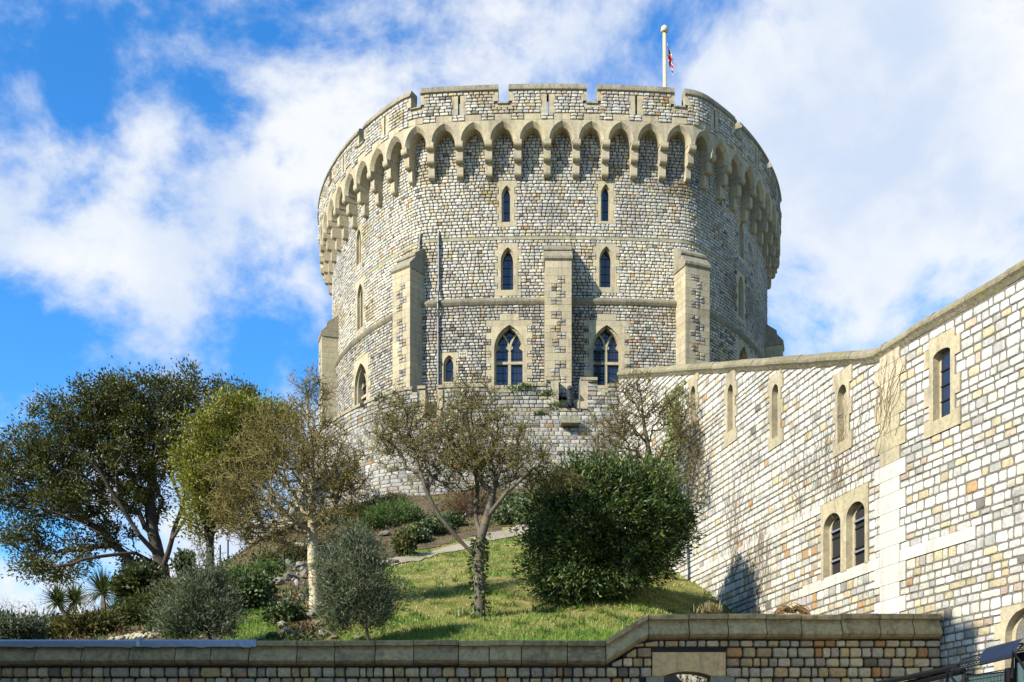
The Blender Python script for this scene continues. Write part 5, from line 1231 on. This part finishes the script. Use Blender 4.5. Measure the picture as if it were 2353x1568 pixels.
shrub('ivy_patch', 'dark ivy patch spilling towards the path under the leaning trunk', [hb(1000, 1215, 44, 16), hb(1040, 1200, 30, 16), hb(970, 1235, 26, 12)], 460, 6, .11, .09, G_IVY, 'leaf_gloss')
shrub('variegated_shrub', 'pale variegated leafy shrub beside the big round bush', [hb(1180, 1172, 34, 28), hb(1205, 1185, 26, 26), hb(1160, 1190, 22, 18)], 620, 7, .15, .10, G_VAR, 'leaf')
shrub('red_twig_shrub', 'dull red twiggy shrub against the foot of the apron wall', [hb(1085, 1160, 40, 30), hb(1050, 1170, 30, 24), hb(1125, 1160, 26, 22)], 420, 8, .16, .02, G_RED, up=.9)
shrub('low_shrub', 'grey green low shrub behind the pale trunk', [hb(790, 1255, 34, 18), hb(760, 1275, 26, 16), hb(830, 1245, 30, 16)], 420, 7, .12, .04, G_GREY)
shrub('low_shrub', 'brownish green undergrowth shrub in the shade by the wall stub', [hb(680, 1275, 40, 18), hb(620, 1290, 34, 16), hb(720, 1262, 34, 16)], 480, 7, .13, .05, G_OLD)
shrub('low_shrub', 'mossy green undergrowth shrub above the ivy mound', [hb(560, 1320, 40, 14), hb(610, 1312, 40, 14), hb(520, 1330, 30, 14)], 460, 7, .12, .04, G_FERN)
shrub('juniper_shrub', 'low spreading dark juniper beside the wire fence', [hb(345, 1395, 44, 22), hb(390, 1372, 40, 24), hb(300, 1420, 36, 18), hb(420, 1355, 30, 18)], 900, 8, .16, .028, ([(.035, .055, .015), (.07, .08, .02), (.11, .10, .03)], (3, 2, 1)), up=.5)
shrub('evergreen_bush', 'dark evergreen bush at the foot of the huge evergreen tree', [hb(330, 1335, 40, 30), hb(300, 1350, 34, 24), hb(420, 1300, 22, 28), hb(365, 1355, 40, 20)], 900, 7, .15, .08, ([(.03, .045, .012), (.05, .065, .018), (.08, .085, .025)], (3, 2, 1)), 'leaf')
shrub('hedge_shrub', 'grey green shrubby growth behind the lead capped wall at the left edge', [hb(40, 1450, 60, 26), hb(110, 1448, 50, 26), hb(0, 1440, 40, 24)], 900, 8, .13, .04, G_GREY, up=.6)
shrub('hedge_shrub', 'rusty brown green shrubby growth below the twin headed palm', [hb(190, 1446, 46, 26), hb(235, 1440, 34, 24), hb(150, 1452, 40, 20)], 760, 8, .13, .045, G_OLD, up=.6)
def twig_bush(name, label, dx, dy, Yd, rx, ry, n, tint, r=.006, cat='shrub'):
    b = at(dx, dy, Yd); rt_ = thing(name, label, cat, tuple(b)); T = blob_points([(dx, dy - ry, rx, ry, Yd, rx * Yd / F)], n, .45); A, par, n0 = grow([[b - (0, 0, .15), b + (0, 0, .05)]], T, .5); rr, k = radii(A, par, r, 2.4, .03)
    V, Fs, T1 = limbs(A, par, rr, tint, .14, 5, 3, n0); w_ = np.arange(len(A)) >= n0; V2, F2, T2, tips = twigs(A[w_], unit(A - A[par.clip(0)])[w_], 3, rx * Yd / F * .35, r * .7, tint, .3, .6)
    V, Fa, Tn = join([(V, Fs, T1), (V2, F2, T2)]); obj('twigs', V, Fa, 'bark', rt_, Tn); return rt_
pt = lichen_tint((.2, .17, .13), (.18, .14, .11), (.17, .13, .11))
twig_bush('bare_shrub', 'leafless twiggy shrub at the far left behind the lead capped wall', 60, 1455, 40, 66, 42, 90, pt)
twig_bush('bare_shrub', 'leafless twiggy shrub between the two palms', 215, 1455, 38, 44, 44, 90, pt)
twig_bush('bare_shrub', 'tall thin leafless shrub under the yellow green tree', 462, 1312, 50, 34, 46, 90, pt, .008)
tw = lichen_tint((.13, .07, .04), (.13, .07, .04), (.10, .06, .035))
twig_bush('red_stem_shrub', 'tall bare red stemmed shrub rising behind the forked trunk', 1080, 1190, hill_at(1080, 1190)[1], 46, 44, 140, tw)
gt = lichen_tint((.24, .2, .16), (.2, .17, .13), (.22, .18, .15))
twig_bush('bare_climber', 'pale bare climbing stems spread against the apron wall', 1400, 1130, 44.0, 62, 68, 230, gt, .010, 'climbing plant')
hz = lichen_tint((.2, .12, .05), (.2, .12, .05), (.18, .11, .05))
b = at(1818, 1408, 24.2); hz_t = thing('twisted_shrub', 'small twisted brown leafless shrub in front of the pale wall above the coping', 'shrub', tuple(b)); Vs = []
for k in range(70):
    p = np.array(b) + rng.normal(size=3) * (.04, .04, 0); d = unit(np.array((rng.normal() * .5, rng.normal() * .3, 1.0))); th = rng.choice((-1, 1)) * rng.uniform(.25, .5); pts = [p]
    for j in range(9): d = unit(d + np.array((math.copysign(1, d[0]) * abs(th) * .9 + rng.normal() * .2, rng.normal() * .2, -.10 * j + rng.normal() * .12))); p = p + d * .055; pts.append(p)
    pts = np.array(pts); V, Fq, T = prisms(pts[:-1], pts[1:], np.full(9, .008), np.full(9, .007), hz(pts[1:], np.full(9, .008)), 4); Vs.append((V, Fq, T))
V, Fa, T = join(Vs); obj('twigs', V, Fa, 'bark', hz_t, T)
V, Fq, T = blades(at(1632, 1408, 25.2) + rng.normal(size=(260, 3)) * (.10, .08, .02), 260, .24, .02, [(.28, .22, .12), (.20, .15, .08), (.30, .29, .2)], (2, 2, 1), droop=.35, up=1.0)
obj_top('dry_plant', V, [Fq], 'leaf_matt', 'small dry straw coloured plant just above the raised coping', 'plant', tint=T)
# cordyline palms
def palm(label, trunk, heads, Yd, L):
    b = at(*trunk[0], Yd); rt_ = thing('cordyline_palm', label, 'palm', tuple(b), 'cordyline palms on the slope'); 
    for hx, hy in heads:
        t0 = at(*trunk[0], Yd); t1 = at(*trunk[1], Yd); c = at(hx, hy, Yd); pts = np.array([t0 - (0, 0, .4), t1, (t1 + c) / 2, c]); V, Fq, T = prisms(pts[:-1], pts[1:], np.array((.11, .10, .08)), np.array((.10, .08, .07)), np.tile((.12, .095, .06), (3, 1)), 7); obj('trunk', V, [Fq], 'bark', rt_, T)
        V, Fq, T = blades(c, 230, L * 1.35, .055, [(.035, .055, .022), (.055, .08, .03), (.10, .115, .045), (.12, .095, .05)], (3, 3, 1.5, .6), droop=.75, up=.55, seg=4); obj('crown', V, [Fq], 'leaf', rt_, T)
palm('two headed cordyline palm with drooping leaves against the white cloud', [(152, 1452), (152, 1415)], [(132, 1384), (172, 1382)], 44, .66)
palm('tallest dark spiky cordyline palm with round head beside the twin headed palm', [(240, 1440), (240, 1400)], [(236, 1362)], 43, .85)
palm('paler cordyline palm leaning over the wire fence', [(290, 1440), (288, 1412)], [(288, 1388), (268, 1420)], 42, .78)
# fence of thin posts and wires on the left, and the two posts on the skyline
fc = thing('wire_fence', 'thin dark posts with two sagging wires climbing the bank at the left', 'fence', at(265, 1452, 33.5))
posts = [((204, 1428), (204, 1462), 31.5), ((264, 1417), (266, 1452), 33.5), ((322, 1397), (327, 1437), 36.0), ((384, 1361), (385, 1400), 39.0), ((470, 1318), (471, 1352), 43.0)]
for a, b, Yd in posts: mb = MB(); mb.tube([at(*b, Yd) - (0, 0, .35), at(*a, Yd)], .03, 6, (.03, .03, .03)); mb.build('post', 'iron', fc)
for f_ in (.06, .62):
    W = [at(a[0] + (b[0] - a[0]) * f_, a[1] + (b[1] - a[1]) * f_, Yd) for a, b, Yd in posts]; pts = []
    for u, v in zip(W[:-1], W[1:]):
        for t in np.linspace(0, 1, 6)[:-1]: pts.append(u + (v - u) * t - np.array((0, 0, .10 * 4 * t * (1 - t))))
    mb = MB(); mb.tube(pts + [W[-1]], .008, 4, (.3, .3, .3)); mb.build('wire', 'lead', fc)
for k, (dx, yt, yb) in enumerate(((506, 1252, 1302), (524, 1240, 1296), (653, 1275, 1312))):
    mb = MB(); p = hill_at(dx, yb + 4) if k == 2 else at(dx, yb, 58); mb.tube([p - (0, 0, .5), at(dx, yt, p[1])], .04, 6, (.03, .03, .03)); mb.build_top('fence_post', 'iron', ('thin dark post on the skyline nearer the huge evergreen', 'thin dark post on the skyline nearer the wall stub', 'dark iron post standing in the rockery')[k], 'post')

# climbers on the curtain wall
cr = thing('dry_creeper', 'bare brown creeper stems spreading over the sunlit curtain wall', 'climbing plant', CUR.at(CUR.find(1700), 7.5, 0)); parts = []
for s0_, z0_, nst, hgt, wd_ in ((CUR.find(1690), 8.2, 24, 3.4, .5), (CUR.find(1745), 7.4, 22, 2.2, .6), (CUR.find(1935), 8.6, 34, 2.6, 1.0), (CUR.find(1840), 8.8, 18, 2.2, .8), (CUR.find(2030), 9.6, 26, 1.6, .5), (CUR.find(1600), 10.2, 30, 3.2, .8)):
    for k in range(nst):
        s_, z_ = s0_ + rng.normal() * wd_ * .5, z0_ + rng.uniform(-.4, .6); pts = []; ds = rng.normal() * .35
        for j in range(16):
            pts.append((s_, z_)); ds = .75 * ds + rng.normal() * .45; s_ += ds * hgt / 16 * .6; z_ += hgt / 16 * rng.uniform(.4, 1.0)
        q = np.array([CUR.at(a, b, .028) for a, b in pts if b < cur_top(a) - .5])
        if len(q) > 2: parts.append(prisms(q[:-1], q[1:], np.full(len(q) - 1, .0045), np.full(len(q) - 1, .004), np.tile((.16, .12, .08), (len(q) - 1, 1)), 3))
V, Fa, T = join(parts); obj('stems', V, Fa, 'bark', cr, T)
n = 2600; s_c = CUR.find(1545); s_ = s_c + rng.normal(size=n) * .45; z_ = rng.uniform(9.8, 14.6, n); s_ += (z_ - 12) * .08; P = CUR.at(s_, z_, .05); D = np.stack((rng.normal(size=n) * .5, rng.normal(size=n) * .5, -np.ones(n)), 1)
V, Fq, T = leaves(P, D, np.array([[-.97, -.24, 0.3]]) + rng.normal(size=(n, 3)) * .4, .10, .09, leaf_cols(n, [(.16, .19, .06), (.22, .24, .10), (.09, .12, .03)], (2, 2, 1)))
obj_top('pale_ivy', V, [Fq], 'leaf', 'strip of pale yellow green ivy on the far end of the curtain wall', 'ivy', tint=T)
WPL = ('green plant on the wall top under the left big mullioned window', 'larger green plant on the wall top just right of the big mullioned window', 'green plant on the wall top beside the foot of the central buttress', 'small plant low in the apron wall left of the cannon', 'small plant in the wall right beside the cannon embrasure', 'small green plant on the wall top at the foot of the left buttress')
for k, (dx, dy) in enumerate(((1180, 884), (1208, 880), (1258, 895), (1245, 945), (1275, 925), (880, 905))):
    s_ = af(dx); Yd = float(APR.at(s_, 0, .3)[1]); p = APR.at(s_, yz(dy + 6, Yd), .12 + float(bat(yz(dy + 6, Yd)))); V, Fq, T = blades(p + rng.normal(size=(60, 3)) * (.25, .05, .04), 60, .34, .05, *G_FERN, droop=.9, up=.6)
    obj_top('wall_plant', V, [Fq], 'leaf_matt', WPL[k], 'plant', 'plants rooted in the apron wall', tint=T)

# ------------------------------------------------------------------ cannon, loudspeakers, handrail
sx_ = (EMB[1][0] + EMB[1][1]) / 2 + .08; p0 = APR.at(sx_, EMB[1][2] + .15, -.02 + float(bat(21.5))); cn = thing('cannon', 'small black cannon pointing out of the embrasure in the apron wall', 'cannon', tuple(p0))
ax = unit(np.array((-.06, -.62, .85))) * 1.15; b0 = p0 + (0, .25, .08); mb = MB(); prof = [(0, .02), (.02, .09), (.10, .10), (.12, .17), (.45, .155), (.46, .165), (.5, .165), (.51, .145), (.85, .12), (.88, .155), (.95, .155), (.97, .12), (.97, .07), (.80, .065)]
mb.tube([b0 + ax * t for t, r in prof], [r for t, r in prof], 16, (.02, .02, .02)); mb.build('barrel', 'pipe', cn, smooth=False)
mb = MB(); mb.tube([b0 + ax * .9, b0 + ax * .972], .066, 12, (.0, .0, .0)); mb.build('bore', 'inside_shade', cn)
for sg in (-1, 1): mb = MB(); mb.box((p0[0] + sg * .2 - .05, p0[1] - .25, p0[2]), (p0[0] + sg * .2 + .05, p0[1] + .55, p0[2] + .24), (.02, .02, .02)); mb.build('carriage_cheek', 'iron', cn)
def horn(name, label, dx, dy, r, dirn):
    Yd = float(APR.at(af(dx), 0, .5)[1]) - .75; c = at(dx, dy, Yd); t = thing(name, label, 'loudspeaker', tuple(c), 'horn loudspeakers on the apron wall'); d = unit(np.array(dirn, float))
    mb = MB(); mb.tube([c, c - d * r * .25, c - d * r * .8, c - d * r * 1.3, c - d * r * 1.9], [r, r * .8, r * .45, r * .3, r * .28], 18, (.3, .3, .3), caps=False); mb.build('horn', 'grey_horn', t, smooth=True)
    mb = MB(); mb.tube([c + d * .01, c - d * r * .06], r * 1.06, 18, (.3, .3, .3), caps=False); mb.build('rim', 'grey_horn', t)
    mb = MB(); mb.tube([c - d * r * .9, c - d * r * .25], [r * .22, r * .12], 12, (.2, .2, .2)); mb.build('centre_plug', 'iron', t)
    mb = MB(); mb.tube([c - d * r * 1.2, c - d * r * 1.2 + np.array((0, .9, -.1))], .03, 6, (.05, .05, .05)); mb.build('bracket', 'iron', t)
horn('loudspeaker', 'larger grey horn loudspeaker fixed beside the embrasure on the apron wall', 1025, 957, .23, (-.25, -1, -.1))
horn('loudspeaker', 'smaller grey horn loudspeaker just above the larger one', 1016, 941, .10, (-.1, -1, -.1))
horn('loudspeaker', 'little round grey horn low on the apron wall behind the pale trunked tree', 781, 1003, .10, (-.2, -1, 0))
mb = MB(); Yd = 44.5; mb.tube([at(1374, 1150, Yd), at(1374, 1010, Yd), at(1377, 998, Yd), at(1386, 998, Yd), at(1389, 1010, Yd), at(1389, 1080, Yd)], .035, 6, (.02, .02, .02)); mb.tube([at(1392, 1150, Yd), at(1389, 1080, Yd)], .035, 6, (.02, .02, .02))
mb.build_top('handrail', 'iron', 'thin black hooped handrail in front of the apron wall', 'handrail')

# ------------------------------------------------------------------ the dark vehicle in the corner
vo = at(2200, 1538, 12.0); e = unit(np.array((.47, -.88, 0.0))); sd = np.array((e[1], -e[0], 0.0)) * -1; sd = np.array((.88, .47, 0.0)); up_ = np.array((0, 0, 1.0)); gz_ = 1.0
vh = thing('vehicle', 'dark navy vehicle with wire mesh guards at the bottom right corner', 'vehicle', (vo[0] + .6, vo[1] - 1.0, gz_))
L_ = lambda a, s, z: vo + e * a + sd * s + up_ * z
def vbox(mb, a0, a1, s0, s1, z0, z1, za=0.0, tint=(.02, .03, .05)): mb.hexa(np.array([L_(a0, s0, z0), L_(a1, s0, z0 + za), L_(a1, s1, z0 + za), L_(a0, s1, z0), L_(a0, s0, z1), L_(a1, s0, z1 + za), L_(a1, s1, z1 + za), L_(a0, s1, z1)]), tint)
mb = MB(); vbox(mb, .05, 3.6, .15, 2.0, -2.0, -.06); vbox(mb, .6, 3.6, .12, 2.0, -.08, .10, .15); mb.build('body', 'navy', vh)
mb = MB(); vbox(mb, .16, .62, -.02, .14, -.52, -.1); mb.build('window', 'glass_green', vh)
mb = MB(); vbox(mb, .74, 1.6, -.02, .14, -.46, -.02, .04); mb.build('window', 'glass_green', vh)
for a0, a1 in ((.12, .16), (.62, .68)): mb = MB(); vbox(mb, a0, a1, -.05, .14, -.55, -.06); mb.build('window_pillar', 'black_rubber', vh)
mb = MB(); mb.tube([at(1990, 1576, 13.4), at(2203, 1532, 11.95)], .03, 6); mb.tube([at(2075, 1574, 12.9), at(2215, 1541, 11.9)], .035, 6); mb.build('roof_rail', 'black_rubber', vh)
mb = MB(); vbox(mb, -1.6, .06, 0.0, 1.9, -2.2, -.30, .0); mb.build('load_bed', 'black_rubber', vh)
def grid_panel(c0, c1, c2, c3, nu, nv, r):
    mb = MB(); c0, c1, c2, c3 = map(np.array, (c0, c1, c2, c3))
    for i in range(nu + 1):
        t = i / nu; q = r * (2.2 if i in (0, nu) else 1); mb.tube([c0 + (c1 - c0) * t, c3 + (c2 - c3) * t], q, 4)
    for j in range(nv + 1):
        t = j / nv; q = r * (2.2 if j in (0, nv) else 1); mb.tube([c0 + (c3 - c0) * t, c1 + (c2 - c1) * t], q, 4)
    return mb
for a0, z in ((.0, .0), (.80, .10)):
    grid_panel(L_(a0, -.10, -.02 + z), L_(a0 + .75, -.10, .03 + z), L_(a0 + .70, .12, .19 + z), L_(a0 - .03, .12, .12 + z), 16, 5, .004).build('mesh_guard', 'iron', vh, kind='stuff')
    mb = MB(); th = np.linspace(0, math.pi * .55, 8); a = [L_(a0 + .34, .12 - .2 * math.sin(t) , z + .02 + .18 * math.cos(t)) for t in th]; b = [L_(a0 + .78, .12 - .2 * math.sin(t), z + .06 + .18 * math.cos(t)) for t in th]; mb.add(a + b, [(i, i + 1, 9 + i, 8 + i) for i in range(7)], (.02, .03, .05)); mb.build('light_bar', 'navy', vh)
    mb = MB(); mb.tube([L_(a0 - .04, -.12, -.28 + z), L_(a0 - .04, -.10, -.02 + z), L_(a0 + .10, -.08, -.22 + z)], .022, 6); mb.build('guard_bracket', 'black_rubber', vh)
grid_panel(L_(.15, -.08, -.54), L_(.64, -.08, -.52), L_(.64, -.08, -.08), L_(.15, -.08, -.10), 12, 9, .003).build('window_mesh', 'iron', vh, kind='stuff')
for a_ in (.5, 2.6):
    mb = MB(); c = L_(a_, .1, -1.75); mb.tube([c - sd * .05, c + sd * .25], .42, 18); mb.build('wheel', 'black_rubber', vh)
